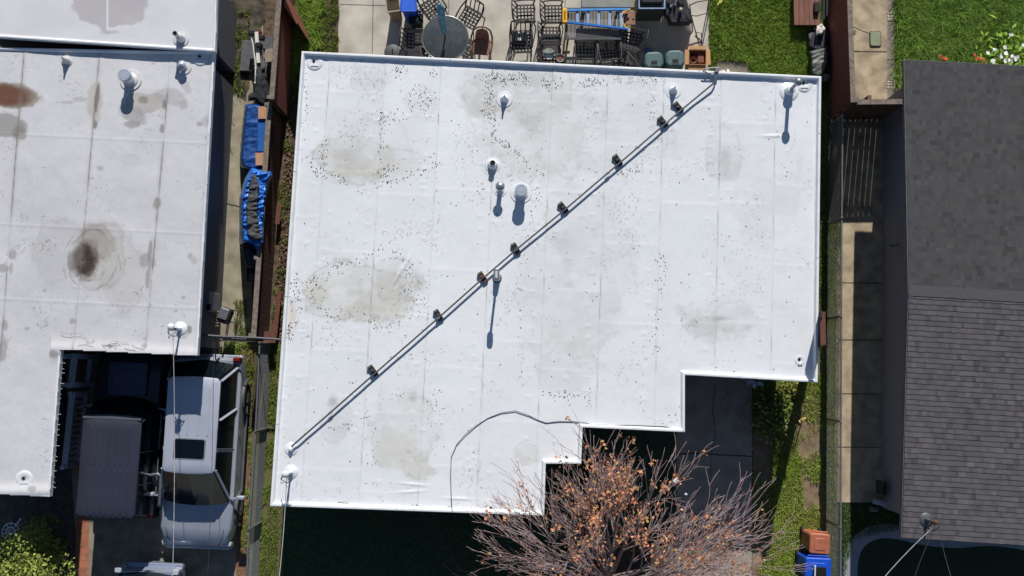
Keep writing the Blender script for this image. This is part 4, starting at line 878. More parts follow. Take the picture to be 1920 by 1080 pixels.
# ---------------------------------------------------------------- bare tree
tb = P(1130, 1078, 0); tr = thing('bare_tree', 'spreading bare tree with clinging orange brown leaves at the front eave', 'tree', tb)
M_bark = mat('bark', (150, 138, 134), .9, var=.25, scale=12, bump=.4, c2=(150, 132, 128)); M_twig = mat('red_twig', (160, 116, 108), .85, var=.2, scale=8, c2=(168, 158, 158))
_ow = [(v.x, v.y) for v in offset(wp2, -.12)]
def any_in(p):
    c = False
    for i in range(len(_ow)):
        (x0_, y0_), (x1_, y1_) = _ow[i - 1], _ow[i]
        if (y0_ > p.y) != (y1_ > p.y) and p.x < (x1_ - x0_) * (p.y - y0_) / (y1_ - y0_) + x0_: c = not c
    return c
rt = random.Random(21); TK, TW, LP = MB(), MB(), []
def grow(p, d, r, L_, lv, mb):
    n = 5 if lv < 3 else 4; q = [p]; rr = [r]; dd = d.copy(); st = L_ / n
    for i in range(n):
        dd = (dd + Vector((rt.gauss(0, .10), rt.gauss(0, .10), rt.gauss(0, .05))) + (Vector((0, 0, -.07)) if lv >= 3 else Vector((0, 0, .03)))).normalized()
        nx = q[-1] + dd * st
        if nx.z < RZ + .22 and any_in(nx): break
        q.append(nx); rr.append(r * (1 - .68 * (i + 1) / n))
    n = len(q) - 1
    if n < 1: return
    (TK if lv < 3 else TW).tube(q, [max(v, .0042) for v in rr], 6 if lv < 2 else 4, False)
    if lv >= 3:
        for k in range(1, n + 1):
            if rt.random() < .8: LP.append((q[k], lv))
    if lv >= 5: return
    nb = (0, 5, 4, 3, 2)[lv] if lv else 9
    for k in range(nb):
        t = rt.uniform(.25, 1.0) if lv else rt.uniform(.7, 1); i = min(n - 1, int(t * n)); bp = q[i].lerp(q[i + 1], t * n - i)
        ax = dd.orthogonal().normalized(); ax = Matrix.Rotation(rt.uniform(0, 6.28), 3, dd) @ ax; sp = rt.uniform(.25, .62)
        nd = (dd * math.cos(sp) + ax * math.sin(sp)); out = Vector((bp.x - tb.x, bp.y - tb.y, 0)); out = out.normalized() if out.length > .01 else Vector((0, 1, 0))
        nd = (nd + out * .3).normalized(); nd.z = max(nd.z, -.25 if lv > 2 else .05)
        grow(bp, nd.normalized(), rr[i] * rt.uniform(.5, .68), L_ * rt.uniform(.5, .74), lv + 1, mb)
TK.tube([tb, tb + Vector((.02, .03, .5)), tb + Vector((0, .06, 1.0))], [.19, .15, .14], 12); TK.tube([tb + Vector((0, .06, .95)), tb + Vector((.02, .12, 1.5)), tb + Vector((-.02, .2, 1.9))], [.13, .10, .05], 10)
for i in range(27):
    a = rad(i * 360 / 27 * 2.0 + rt.uniform(-12, 12)); el = rt.uniform(.3, 1.15) if math.sin(a) < .15 else rt.uniform(.42, 1.15); d = Vector((math.cos(a) * math.cos(el), math.sin(a) * math.cos(el), math.sin(el)))
    grow(tb + (Vector((0, .06, .8)) if math.sin(a) < .15 else Vector((0, .16, rt.uniform(1.2, 1.8)))), d, .058, rt.uniform(1.8, 3.0), 1, TK)
TK.build('trunk', M_bark, tr, True); TW.build('crown', M_twig, tr)
sel = []
lim = []
for p, lv in LP:
    # leaves cling mostly on the side towards the house
    dx, dy = p.x - tb.x, p.y - tb.y; w = math.exp(-((dx - .1) / .8) ** 2 - ((dy - 1.9) / 1.1) ** 2) * .9 + .06 + .16 * math.exp(-((dx - 2.6) / 1.0) ** 2 - ((dy - 1.4) / .6) ** 2)
    cl = .5 + .5 * math.sin(p.x * 5.1 + 1) * math.sin(p.y * 4.3) 
    if rt.random() < w * (.25 + .9 * cl) * .42:
        for _ in range(rt.randint(2, 8)): sel.append((p.x - tb.x + rt.gauss(0, .06), p.y - tb.y + rt.gauss(0, .06), p.z + rt.gauss(0, .05)))
tn = [[w * k for w in rt.choice(((1, .72, .5), (1.1, .66, .5), (.85, .62, .42), (1.15, .58, .5), (.8, .7, .4)))] for k in [rt.uniform(.7, 1.25) for _ in sel]]
leafmesh('leaves', sel, (.03, .085), mat('autumn_leaf', (188, 158, 130), .75, var=.12, scale=5, attr=True), np.array(tn), tr, .4, 1.3)
dl = [tuple(P(R.uniform(1270, 1408), R.uniform(960, 1085), .012)) for _ in range(240)] + [tuple(P(R.gauss(1345, 12), R.gauss(1030, 16), .012)) for _ in range(160)]
tag(leafmesh('driveway_leaves', dl, (.02, .05), mat('autumn_leaf', (188, 158, 130)), np.array([[.75, .5, .35]] * 400) * (.6 + .7 * NR.rand(400, 1)), None, 3.0, 1.5), 'fallen orange brown leaves on the driveway beside the bare tree', 'leaf litter', None, 'stuff')
print('TREE', max(q[0].z for q in LP), min(q[0].x-tb.x for q in LP), max(q[0].x-tb.x for q in LP), max(q[0].y-tb.y for q in LP), len(TK.f), len(TW.f), len(sel))
t_ = thing('white_tag', 'small white scrap caught in the right side of the bare tree', 'scrap', P(1268, 902, 3.4)); MB().box(P(1267, 901, 3.4), (.11, .09, .012), .4).build('paper', M_white, t_); MB().bar(P(1267, 903, 3.4), P(1266, 912, 3.3), .02, .01).build('strip', M_white, t_)
o = MB().ball(P(1286, 927, 3.2), .035, 1.3).build('white_ornament', M_white, smooth=True); tag(o, 'tiny white round ornament hanging in the bare tree', 'ornament')
# ================================================================ VEHICLES
M_tyre = mat('tyre', (34, 34, 36), .85, var=.2); M_rim = mat('rim_metal', (140, 144, 150), .35, .7, var=.1)
M_cglass = glassy('car_glass', (10, 20, 28), .12); M_tail = mat('tail_red', (130, 28, 30), .25, var=.1); M_lamp = mat('lamp_clear', (200, 205, 212), .15, .2, var=.05)
def paint(name, c, rough=.3, metal=.5, var=.05): return mat(name, c, rough, metal, var, 1.5, coat=.5, detail=3)
def car(name, lab, cat, cx, cy, rz, W, L, prof, roofW, zr, body, z_belt=1.02, ribs=0, sun=None, roofm=None, rear_s=None, mirror=True):
    """x across, y forward. prof: dict of lengthwise stations measured from the rear bumper"""
    t_ = thing(name, lab, cat, (cx, cy, 0), rz)
    hw = W / 2; s0 = -L / 2
    Y = lambda s: s0 + s
    # lower body: loft of cross sections
    st = prof['body']   # (s, halfwidth factor, deck z)
    secs = []
    for s, kf, zd in st:
        w = hw * kf; zb = min(z_belt, zd)
        secs.append([(-w * .96, .32), (-w, .5), (-w, .72), (-w * .975, zb - .06), (-w * .9, zb + .0), (-w * .45, zd), (0, zd + .015), (w * .45, zd), (w * .9, zb), (w * .975, zb - .06), (w, .72), (w, .5), (w * .96, .32)])
    n = len(secs[0]); vs = [(x, Y(st[i][0]), z) for i, sc_ in enumerate(secs) for x, z in sc_]
    fs = [(i * n + k, i * n + k + 1, (i + 1) * n + k + 1, (i + 1) * n + k) for i in range(len(secs) - 1) for k in range(n - 1)] + [tuple(range(n)), tuple((len(secs) - 1) * n + k for k in range(n - 1, -1, -1))]
    MB().add(vs, fs).build('body', body, t_, True, W=False)
    r0, r1, g0, g1 = prof['roof0'], prof['roof1'], prof['rear_glass'], prof['wind_base']; rw = roofW / 2; zb = z_belt - .01; bw = hw * .9
    def ring(w, z, y0, y1, c=.12, bl=.05): return [(w - c, y0, z), (w, y0 + c, z), (w, y1 - c, z), (w - c * .6, y1, z), (w * .5, y1 + bl * .75, z), (0, y1 + bl, z), (-w * .5, y1 + bl * .75, z), (-w + c * .6, y1, z), (-w, y1 - c, z), (-w, y0 + c, z), (-w + c, y0, z), (0, y0 - bl * .6, z)]
    A = ring(bw, zb, Y(g0), Y(g1) - .1, .07, .16); B = ring(rw, zr - .05, Y(r0), Y(r1), .07)
    MB().add(A + B, [(i, (i + 1) % 12, (i + 1) % 12 + 12, i + 12) for i in range(12)] + [tuple(range(12, 24))]).build('windows', M_cglass, t_, W=False)
    def onside(s, u):    # point on the glass side at length s, u 0 belt..1 roof, side +1
        f = u; y = Y(s); return Vector((bw + (rw - bw) * f + .008, y, zb + (zr - .05 - zb) * f))
    for sgn in (-1, 1):
        pm = MB()
        fl = Vector((sgn, 1, 1))
        def V_(v): return Vector((v.x * sgn, v.y, v.z))
        pm.bar(V_(Vector((A[2][0] + .0, A[2][1], zb))), V_(Vector((B[2][0] + .005, B[2][1], zr - .045))), .05, .03)
        pm.bar(V_(Vector((A[1][0], A[1][1], zb))), V_(Vector((B[1][0] + .005, B[1][1], zr - .045))), .06, .03)
        for s in prof['pillars']: pm.bar(V_(onside(s[0], 0)), V_(onside(s[1], 1)), .09, .012)
        pm.bar(V_(onside(g0 + .1, .02)), V_(onside(g1 - .1, .02)), .012, .03)
        pm.build('pillar', body, t_, W=False)
    rm = MB(); R0 = ring(rw, zr - .06, Y(r0), Y(r1), .09); R1 = ring(rw - .01, zr - .015, Y(r0) + .01, Y(r1) - .01, .09); R2 = ring(rw - .07, zr + .01, Y(r0) + .06, Y(r1) - .06, .08); R3 = ring(rw * .5, zr + .022, Y(r0) + .25, Y(r1) - .25, .1)
    rm.add(R0 + R1 + R2 + R3, [(j * 12 + i, j * 12 + (i + 1) % 12, (j + 1) * 12 + (i + 1) % 12, (j + 1) * 12 + i) for j in range(3) for i in range(12)] + [tuple(range(36, 48))])
    ro = rm.build('roof', roofm or body, t_, True, W=False)
    for sp in ribs or []:
        x, a, b_ = sp; MB().rbox((x, (Y(a) + Y(b_)) / 2, zr + .022), (.045, abs(b_ - a), .02), .02, top=.006).build('roof_rib', roofm or body, ro, W=False)
    if sun:
        a, b_, w_ = sun; MB().rbox((0, (Y(a) + Y(b_)) / 2, zr + .018), (w_ + .06, b_ - a + .06, .02), .06, top=.005).build('sunroof_frame', mat('seal_gray', (128, 132, 140), .5), ro, W=False)
        MB().rbox((0, (Y(a) + Y(b_)) / 2, zr + .024), (w_, b_ - a, .02), .05, top=.005).build('sunroof', M_cglass, ro, W=False)
    for sx in (-1, 1):
        for s in prof['wheels']:
            w = MB(); M_ = Matrix.Rotation(rad(90), 3, 'Y'); mb = MB(); mb.lathe((0, 0, 0), [(.2, -.1), (.31, -.105), (.34, -.07), (.345, 0), (.34, .07), (.31, .105), (.2, .1)], 22); mb.v = [tuple(M_ @ Vector(v) + Vector((sx * (hw - .08), Y(s), .345))) for v in mb.v]
            wh = mb.build('wheel', M_tyre, t_, True, W=False); mb = MB(); mb.lathe((0, 0, 0), [(.02, -.08), (.2, -.09), (.21, 0), (.2, .09), (.02, .08)], 16); mb.v = [tuple(M_ @ Vector(v) + Vector((sx * (hw - .065), Y(s), .345))) for v in mb.v]; mb.build('rim', M_rim, wh, True, W=False)
            mb = MB(); mb.tube([(sx * (hw + .005), Y(s) + .44 * math.cos(a), .36 + .44 * math.sin(a)) for a in [rad(k) for k in range(0, 181, 20)]], .05, 6); mb.build('wheel_arch', mat('cladding', (88, 90, 94), .6, var=.1), t_, True, W=False)
        if mirror:
            mb = MB(); mb.bar((sx * (bw - .02), Y(g1) - .22, zb + .03), (sx * (hw + .12), Y(g1) - .25, zb + .08), .05); mb.rbox((sx * (hw + .2), Y(g1) - .26, zb + .1), (.2, .1, .17), .03); mb.build('side_mirror', prof.get('mirror_mat', body), t_, True, W=False)
        for s in prof['handles']: MB().rbox((sx * (hw + .012), Y(s), z_belt - .13), (.035, .17, .03), .01).build('door_handle', M_rim, t_, W=False)
        MB().rbox((sx * (hw * .84), Y(.05), .92), (.17, .14, .34), .04).build('taillight', prof.get('tail', M_tail), t_, W=False)
        MB().rbox((sx * (hw * .78), Y(L - .09), .72), (.3, .12, .14), .04).build('headlight', M_lamp, t_, W=False)
        MB().bar((sx * (hw + .0), Y(.9), .38), (sx * (hw + .0), Y(L - .9), .38), .10, .08).build('side_step', mat('cladding', (88, 90, 94)), t_, W=False)
    sa = [q_ for q_ in st if q_[0] > g1 + .05]
    if len(sa) > 1:
        for sx in (-1, 1):
            pts_ = []
            for s, kf, zd in sa[:-1]: w = hw * kf; zb_ = min(z_belt, zd); pts_.append((sx * w * .8, Y(s), zd + (zb_ - zd) * .78 + .004))
            if len(pts_) > 1: MB().tube(pts_, .006, 5).build('panel_gap', M_dark, t_, W=False)
    for sx in (-1, 1):
        for s in prof['pillars']: MB().bar((sx * (hw + .001), Y(s[0]), .45), (sx * (hw * .97), Y(s[0]), z_belt - .08), .012, .012).build('door_gap', M_dark, t_, W=False)
    for nm, s in (('rear_bumper', -.03), ('front_bumper', L - .07)): MB().rbox((0, Y(s + .05), .5), (W * .9, .2, .26), .08).build(nm, prof.get('bumper', body), t_, W=False)
    for a in (-.34, .18): MB().bar((a, Y(g1) - .04, zb + .02), (a + .42, Y(g1) - .17, zb + .11), .015).build('wiper', M_black, t_, W=False)
    MB().bar((0, Y(g1) + .1, z_belt + .10), (0, Y(g1) + .1, z_belt + .102), .01); 
    return t_
M_silver = paint('silver_paint', (172, 178, 190), .34, .25)
M_sroof = paint('silver_paint_faded', (178, 184, 198), .42, .15)
c = (P(390, 676, .6) + P(377, 1016, .6)) / 2
prof = dict(body=[(0, .82, .9), (.07, .93, 1.0), (.5, 1, 1.02), (1.5, 1, 1.03), (2.7, 1, 1.03), (3.75, 1, 1.06), (4.35, .97, 1.0), (4.65, .9, .93), (4.8, .74, .78), (4.84, .66, .66)],
            roof0=.52, roof1=2.86, rear_glass=.16, wind_base=3.78, pillars=[(1.28, 1.55), (2.35, 2.3)], wheels=(1.0, 3.88), handles=(1.9, 2.9))
car('silver_suv', 'silver blue SUV with sunroof parked beside the brick edging', 'SUV', c.x, c.y, math.pi - rad(2.4), 1.9, 4.84, prof, 1.32, 1.86, M_silver, ribs=[(-.42, .75, 1.95), (-.18, .75, 1.95), (.08, .75, 1.95), (.32, .75, 1.95)], sun=(2.05, 2.52, .74), roofm=M_sroof)
M_blackp = paint('black_paint_car', (44, 46, 56), .35, .3)
c = Vector((P(258, 783, 0).x, (P(240, 957, 0).y + P(260, 655, 0).y) / 2, 0)) ; c.x = (P(206, 880, 1.95).x)
prof2 = dict(body=[(0, .94, 1.0), (.06, .98, 1.08), (2.6, 1, 1.08), (3.0, 1, 1.1), (3.9, .98, 1.02), (4.15, .92, .95), (4.28, .84, .7)],
             roof0=.1, roof1=2.52, rear_glass=.02, wind_base=3.0, pillars=[(.9, .9), (1.7, 1.7)], wheels=(.85, 3.4), handles=(1.2, 2.2), mirror_mat=M_rim)
vn_ = car('black_van', 'boxy black van with ribbed roof parked half in shade beside the porch', 'van', c.x, c.y, -rad(2.6), 1.8, 4.28, prof2, 1.46, 1.95, M_blackp, z_belt=1.1,
          ribs=[(x, a, b_) for x in (-.5, -.34, -.18, -.02, .14, .3, .46) for a, b_ in ((.15, 1.25), (1.38, 2.3))], roofm=paint('van_roof', (62, 64, 78), .42, .3))
MB().bar((-.72, 2.52 - 2.14, 1.955), (.72, 2.52 - 2.14, 1.955), .05, .03).build('roof_visor', M_rim, vn_, W=False)
MB().rbox((.0, 1.35, 1.13), (1.0, .85, .05), .06).build('hood_panel', mat('hood_gray', (76, 82, 104), .5, .2), vn_, W=False)
for s_ in (.4, 1.5): MB().bar((.93, -1.9 + s_, 1.12), (.93, -1.0 + s_, 1.12), .03).build('grab_rail', M_rim, vn_, W=False)
MB().tube([(.8, .25 - 1.3, 1.25), (1.02, .3 - 1.3, 1.3), (1.08, .25 - 1.3, 1.3), (1.08, -.45 - 1.3, 1.25), (1.02, -.5 - 1.3, 1.15)], .045, 10).build('tow_mirror', M_rim, vn_, True, W=False)
M_lsil = paint('bright_paint', (170, 180, 200), .2, .5)
c = P(272, 1070, 1.0); prof3 = dict(body=[(0, .72, .8), (.08, .9, .95), (.6, .98, 1.0), (3.4, 1, 1.0), (4.1, .95, .9), (4.4, .8, .7)], roof0=.75, roof1=2.2, rear_glass=.14, wind_base=3.1, pillars=[(1.5, 1.5)], wheels=(.8, 3.4), handles=(1.7,), tail=M_lamp)
car('silver_hatchback', 'bright silver car nosing in at the near edge of the left driveway', 'car', c.x - .03, c.y - 2.15, math.pi - rad(2.5), 1.72, 4.4, prof3, 1.15, 1.45, M_lsil, z_belt=.95)

# ---- porch railing and post
M_rail = mat('white_paint', (214, 220, 230), .5, var=.05)
t_ = thing('porch_railing', 'white porch railing with turned balusters below the left roof edge', 'railing', P(135, 780, 0))
A, B = P(136, 738, .95), P(121, 876, .95); A2, B2 = P(146, 735, .15), P(136, 876, .15)
MB().bar(A, B, .15, .05).build('top_rail', M_rail, t_); MB().bar((A.x, A.y, .12), (B.x, B.y, .12), .09, .06).build('bottom_rail', M_rail, t_)
for i in range(13): q = A.lerp(B, (i + .5) / 13); MB().tube([(q.x, q.y, .12), (q.x, q.y, .3), (q.x, q.y, .5), (q.x, q.y, .7), (q.x, q.y, .93)], [.025, .04, .025, .04, .025], 8).build('baluster', M_rail, t_, True)
for q in (A, B): MB().box((q.x, q.y, .55), (.1, .1, 1.1)).build('post', M_rail, t_)
t_ = thing('porch_screen', 'white framed porch screen between the left roof corner and the railing', 'screen', P(140, 700, 0))
A, B = P(140, 668, 1.2), P(133, 722, 1.2); MB().bar(A, B, .16, .06).build('top_beam', M_rail, t_); MB().bar((A.x, A.y, .2), (B.x, B.y, .2), .12, .06).build('bottom_beam', M_rail, t_)
for q in (A, B): MB().bar((q.x, q.y, 0), (q.x, q.y, 1.3), .13).build('post', M_rail, t_); MB().bar((q.x, q.y, 1.2), (q.x - .55, q.y, 1.2), .12, .06).build('cross_beam', M_rail, t_)
ic = MB()
for i in range(26):
    y = 672 + i * 9.7; x = 113 - (y - 655) * .078; q = P(x, y, 2.68); ic.tube([q + Vector((-.01, 0, 0)), q + Vector((.04 + .04 * R.random(), .02, -.02)), q + Vector((.06 + .08 * R.random(), -.02 + .05 * R.random(), -.06))], .006, 4)
tag(ic.build('icicle_lights', mat('light_string', (210, 208, 200), .5), smooth=False), 'string of pale icicle lights under the left roof edge', 'string lights')
# white bistro chair
t_ = thing('bistro_chair', 'round white metal garden chair in shade at the left edge', 'chair', P(22, 1000, 0)); q = P(20, 997, .45)
m = MB()
for r_ in (.22, .12): m.tube([q + Vector((r_ * math.cos(a), r_ * math.sin(a), 0)) for a in [rad(k) for k in range(0, 361, 20)]], .014, 6, False)
for k in range(10): a = rad(k * 36); m.tube([q + Vector((.03 * math.cos(a), .03 * math.sin(a), 0)), q + Vector((.22 * math.cos(a + .3), .22 * math.sin(a + .3), 0))], .011, 5)
m.build('seat', M_rail, t_)
for k in range(4): a = rad(45 + k * 90); MB().tube([q + Vector((.2 * math.cos(a), .2 * math.sin(a), 0)), q + Vector((.26 * math.cos(a), .26 * math.sin(a), -.44))], .012, 6).build('leg', M_rail, t_, True)
m = MB(); m.tube([q + Vector((-.1, -.22, 0)), q + Vector((-.14, -.34, .25)), q + Vector((-.02, -.4, .42)), q + Vector((.1, -.34, .25)), q + Vector((.1, -.2, 0))], .018, 6); m.tube([q + Vector((.12, .18, 0)), q + Vector((.22, .24, .08)), q + Vector((.3, .36, .1))], .018, 6); m.build('backrest', M_rail, t_, True)

# ================================================================ LEFT SIDE PATH
# wall mounted unit, grill, window
t_ = thing('meter_cabinet', 'gray metal cabinet fixed to the left house wall', 'cabinet', P(394, 575, 0)); MB().rbox(P(394, 566, .9), (.22, .5, .9), .02).build('body', mat('cabinet_blue', (112, 124, 146), .5, .2), t_); MB().box(P(391, 576, 1.36), (.12, .16, .012)).build('label_plate', M_dark, t_)
MB().box(P(401, 567, .85), (.03, .52, .96)).build('door', mat('cabinet_light', (150, 150, 150), .5, .2), t_)
t_ = thing('grill', 'small barbecue with an open dark hood and side rack by the gate pipe', 'grill', P(415, 600, 0)); q = P(423, 592, .75)
MB().rbox(q, (.3, .42, .22), .08, rz=-.35).build('firebox', M_black, t_); MB().rbox(q + Vector((-.02, .04, .13)), (.26, .3, .05), .05, rz=-.35).build('lid', mat('lid_gray', (112, 116, 124), .45, .3), t_)
for dx, dy in ((-.12, -.16), (.12, -.16), (-.12, .16), (.12, .16)): MB().tube([(q.x + dx, q.y + dy, 0), (q.x + dx, q.y + dy, .68)], .014, 6).build('leg', M_galv, t_)
m = MB(); q2 = P(405, 598, .6)
for i in range(6): m.bar(q2 + Vector((-.16, -.2 + i * .075, 0)), q2 + Vector((.12, -.17 + i * .075, 0)), .025, .02)
m.bar(q2 + Vector((-.15, -.2, 0)), q2 + Vector((-.15, .2, 0)), .03); m.bar(q2 + Vector((.1, -.2, -.02)), q2 + Vector((.1, .2, -.02)), .03); m.build('side_rack', M_cap2, t_)
for i, (y0, y1) in enumerate(((452, 528),)):
    xw = P(434, 300, 0)
tw = P(385, 490, 1.5); 
f = MB(); wx = V2(offset([V2(q) for q in ccw([P(x, y, LZ) for x, y in low_px])], .3)[0])
# rack / carrier
M_alu = mat('bright_aluminium', (226, 224, 218), .3, .0, var=.05)
t_ = thing('bike_rack', 'silver and black hitch rack lying on gray slabs in the left side path', 'bike rack', P(483, 120, 0))
MB().bar(P(481, 60, .55), P(485, 118, .55), .09, .05).build('beam', M_alu, t_); MB().bar(P(485, 118, .5), P(490, 165, .45), .10, .05).build('beam', mat('steel_dark', (92, 96, 104), .4, .4), t_)
MB().tube([P(470, 66, .6), P(474, 82, .6), P(479, 120, .6), P(479, 155, .6)], .018, 8).build('rod', M_alu, t_, True); MB().tube([P(492, 84, .5), P(495, 128, .5)], .018, 8).build('rod', M_galv, t_, True); MB().tube([P(488, 92, .5), P(492, 130, .5)], .016, 8).build('rod', M_galv, t_, True)
MB().ball(P(479, 156, .6), .045).build('knob', M_alu, t_, True)
for x, y, sx_, sy_ in ((471, 62, .14, .13), (485, 85, .15, .13), (491, 71, .14, .13), (497, 144, .14, .14)): MB().rbox(P(x, y, .6), (sx_, sy_, .14), .02, rz=-.1).build('clamp', M_black, t_)
for x, y in ((488, 61), (497, 155)): MB().rbox(P(x, y, .62), (.09, .07, .05), .015).build('reflector', M_tail, t_)
M_slab = mat('slab_gray', (92, 94, 98), .9, var=.15, scale=6, bump=.2)
def slab(x, y, z, sx_, sy_, sz, rz, lab, m=M_slab, nm='stone_slab', cat='slab', grp=None):
    q = P(x, y, z + sz); o = MB().rbox((q.x, q.y, z + sz / 2), (sx_, sy_, sz), .015, rz=rz, top=.008).build(nm, m); return tag(o, lab, cat, grp)
slab(464, 104, .0, .36, .86, .14, -.06, 'long gray slab left of the silver rack'); slab(497, 80, .0, .42, .34, .16, -.04, 'square gray slab right of the silver rack'); slab(500, 126, .0, .26, .34, .10, -.2, 'small gray slab under the near part of the rack')
slab(476, 116, .14, .07, .20, .06, 0, 'short pale block on the long gray slab', M_cap2, 'wood_block', 'block')
o = MB(); q = P(506, 103, .55); o.prism([q + Vector((.2 * math.cos(a) * k, .24 * math.sin(a) * k, 0)) for a, k in [(rad(t), kk) for t, kk in ((10, 1), (70, .8), (130, .9), (185, .85), (240, 1.0), (300, .8))]], .2, .55); tag(o.build('stone', mat('tan_rock', (152, 138, 120), .9, var=.12, bump=.3)), 'angular tan stone between the rack and the red fence', 'rock')
# folded black bag / seats heap
M_blk = mat('black_cloth', (36, 38, 44), .85, var=.3, scale=9, bump=.5, bscale=14)
def cloth(name, outline, z, hgt, m, lab, cat, seed=1, folds=9, amp=.06, step=2.5, along=0, parent=None, dome=1.0, edge=.25):
    """a draped sheet over something: height falls to the ground at its outline"""
    xs = [p[0] for p in outline]; ys = [p[1] for p in outline]; gx = np.arange(min(xs) - 4, max(xs) + 4, step * .6); gy = np.arange(min(ys) - 4, max(ys) + 4, step * .6); GX, GY = np.meshgrid(gx, gy)
    ins = inpoly(GX, GY, outline); D = np.full(GX.shape, 1e9); n = len(outline)
    for i in range(n):
        ax, ay = outline[i]; bx, by = outline[(i + 1) % n]; dx, dy = bx - ax, by - ay; t = np.clip(((GX - ax) * dx + (GY - ay) * dy) / (dx * dx + dy * dy), 0, 1); D = np.minimum(D, np.hypot(GX - ax - t * dx, GY - ay - t * dy))
    D = np.where(ins, D, 0); mx = D.max(); h = np.sqrt(np.clip(D / (mx * edge), 0, 1)); h = h * (1 + (dome - 1) * D / mx)
    a = rad(along); u = GX * math.cos(a) + GY * math.sin(a); w = -GX * math.sin(a) + GY * math.cos(a)
    f1 = np.abs(vnoise(u, w * .35, folds, seed, 3) - .5) * 2; Z = z + hgt * h + (f1 - .35) * amp * 2 * np.minimum(1, D / 2)
    Z = np.maximum(Z, .01); X_, Y_ = Pn(GX, GY, Z); ny, nx = GX.shape; I = np.arange(nx * ny).reshape(ny, nx); k = inpoly(GX[:-1, :-1] + step * .3, GY[:-1, :-1] + step * .3, outline)
    Fq = np.stack([I[1:, :-1], I[1:, 1:], I[:-1, 1:], I[:-1, :-1]], -1)[k]; used = np.unique(Fq); rm = np.full(nx * ny, -1); rm[used] = np.arange(len(used)); V = np.stack([X_, Y_, Z], -1).reshape(-1, 3)[used]
    o = npmesh(name, V, rm[Fq], m, None, None, True)
    sl = o.modifiers.new('thickness', 'SOLIDIFY'); sl.thickness = .012
    if parent is None: tag(o, lab, cat)
    else: o.data.transform(Matrix.Translation(-rootloc(parent))); o.parent = parent; o['label'] = lab
    return o
cloth('black_bag', [(476, 138), (498, 136), (505, 160), (512, 185), (500, 190), (495, 205), (478, 188), (465, 190), (466, 178), (474, 172)], .25, .45, M_blk, 'black padded bag heap at the near end of the silver rack', 'bag', 3)
M_tarp = mat('blue_tarp', (24, 104, 220), .32, var=.25, scale=14, bump=.5, bscale=22, c2=(60, 145, 240), spec=.6)
M_tarp2 = mat('dark_blue_tarp', (32, 104, 190), .4, var=.3, scale=12, bump=.4, bscale=20, c2=(18, 50, 112), spec=.55)
M_card = mat('cardboard', (190, 144, 112), .85, var=.08, scale=8)
cloth('blue_tarp_bundle', [(459, 196), (478, 193), (492, 196), (493, 300), (488, 318), (470, 322), (452, 314), (449, 300), (454, 240)], .05, .85, M_tarp2, 'blue tarp bundle beside the red fence with cardboard on it', 'tarp', 5, 16, .03, along=80)
t_ = thing('blue_box', 'flat blue box lid between two pieces of cardboard', 'box', P(493, 252, 0)); MB().rbox(P(494, 254, .95), (.29, .92, .2), .02, rz=.02).build('lid', mat('box_blue', (28, 92, 168), .5, var=.1), t_); q = P(494, 254, .84); MB().box((q.x, q.y, .42), (.25, .88, .82), .02).build('body', mat('box_blue', (28, 92, 168)), t_)
for x, y, lab in ((495, 211, 'square of cardboard at the far end of the blue box'), (490, 298, 'square of cardboard at the near end of the blue box')):
    tag(MB().box(P(x, y, 1.1 if y < 250 else 1.06), (.3, .33, .015), .03).build('cardboard_sheet', M_card), lab, 'cardboard')
cloth('crumpled_tarp', [(470, 312), (492, 316), (510, 318), (513, 330), (508, 345), (503, 380), (500, 425), (499, 455), (484, 482), (470, 462), (450, 458), (448, 420), (449, 370), (458, 335)], .05, 1.62, M_tarp, 'crumpled bright blue tarp hanging around a gray cover', 'tarp', 7, 6, .08, along=75, edge=.3)
cloth('gray_cover', [(472, 322), (482, 330), (488, 350), (484, 400), (492, 450), (474, 452), (462, 440), (460, 390), (466, 350)], 1.45, .35, mat('gray_cloth', (72, 72, 74), .85, var=.2, scale=9, bump=.5, bscale=16), 'dark gray cloth cover lying in the blue tarp', 'cover', 9, 8, .05, along=80)
cloth('gray_cover', [(452, 460), (470, 464), (484, 478), (482, 500), (476, 505), (460, 500), (455, 480)], .1, 1.2, mat('gray_cloth', (72, 72, 74)), 'crumpled gray cloth end sticking out below the blue tarp', 'cover', 11, 6, .07, along=80)
t_ = thing('storage_box', 'small dark box with a gray top at the end of the tarps', 'box', P(473, 520, 0)); MB().rbox(P(472, 515, .5), (.24, .36, .2), .02).build('body', M_black, t_); MB().rbox(P(472, 519, .62), (.14, .16, .05), .01).build('top', mat('pad_blue', (90, 100, 120), .5), t_)
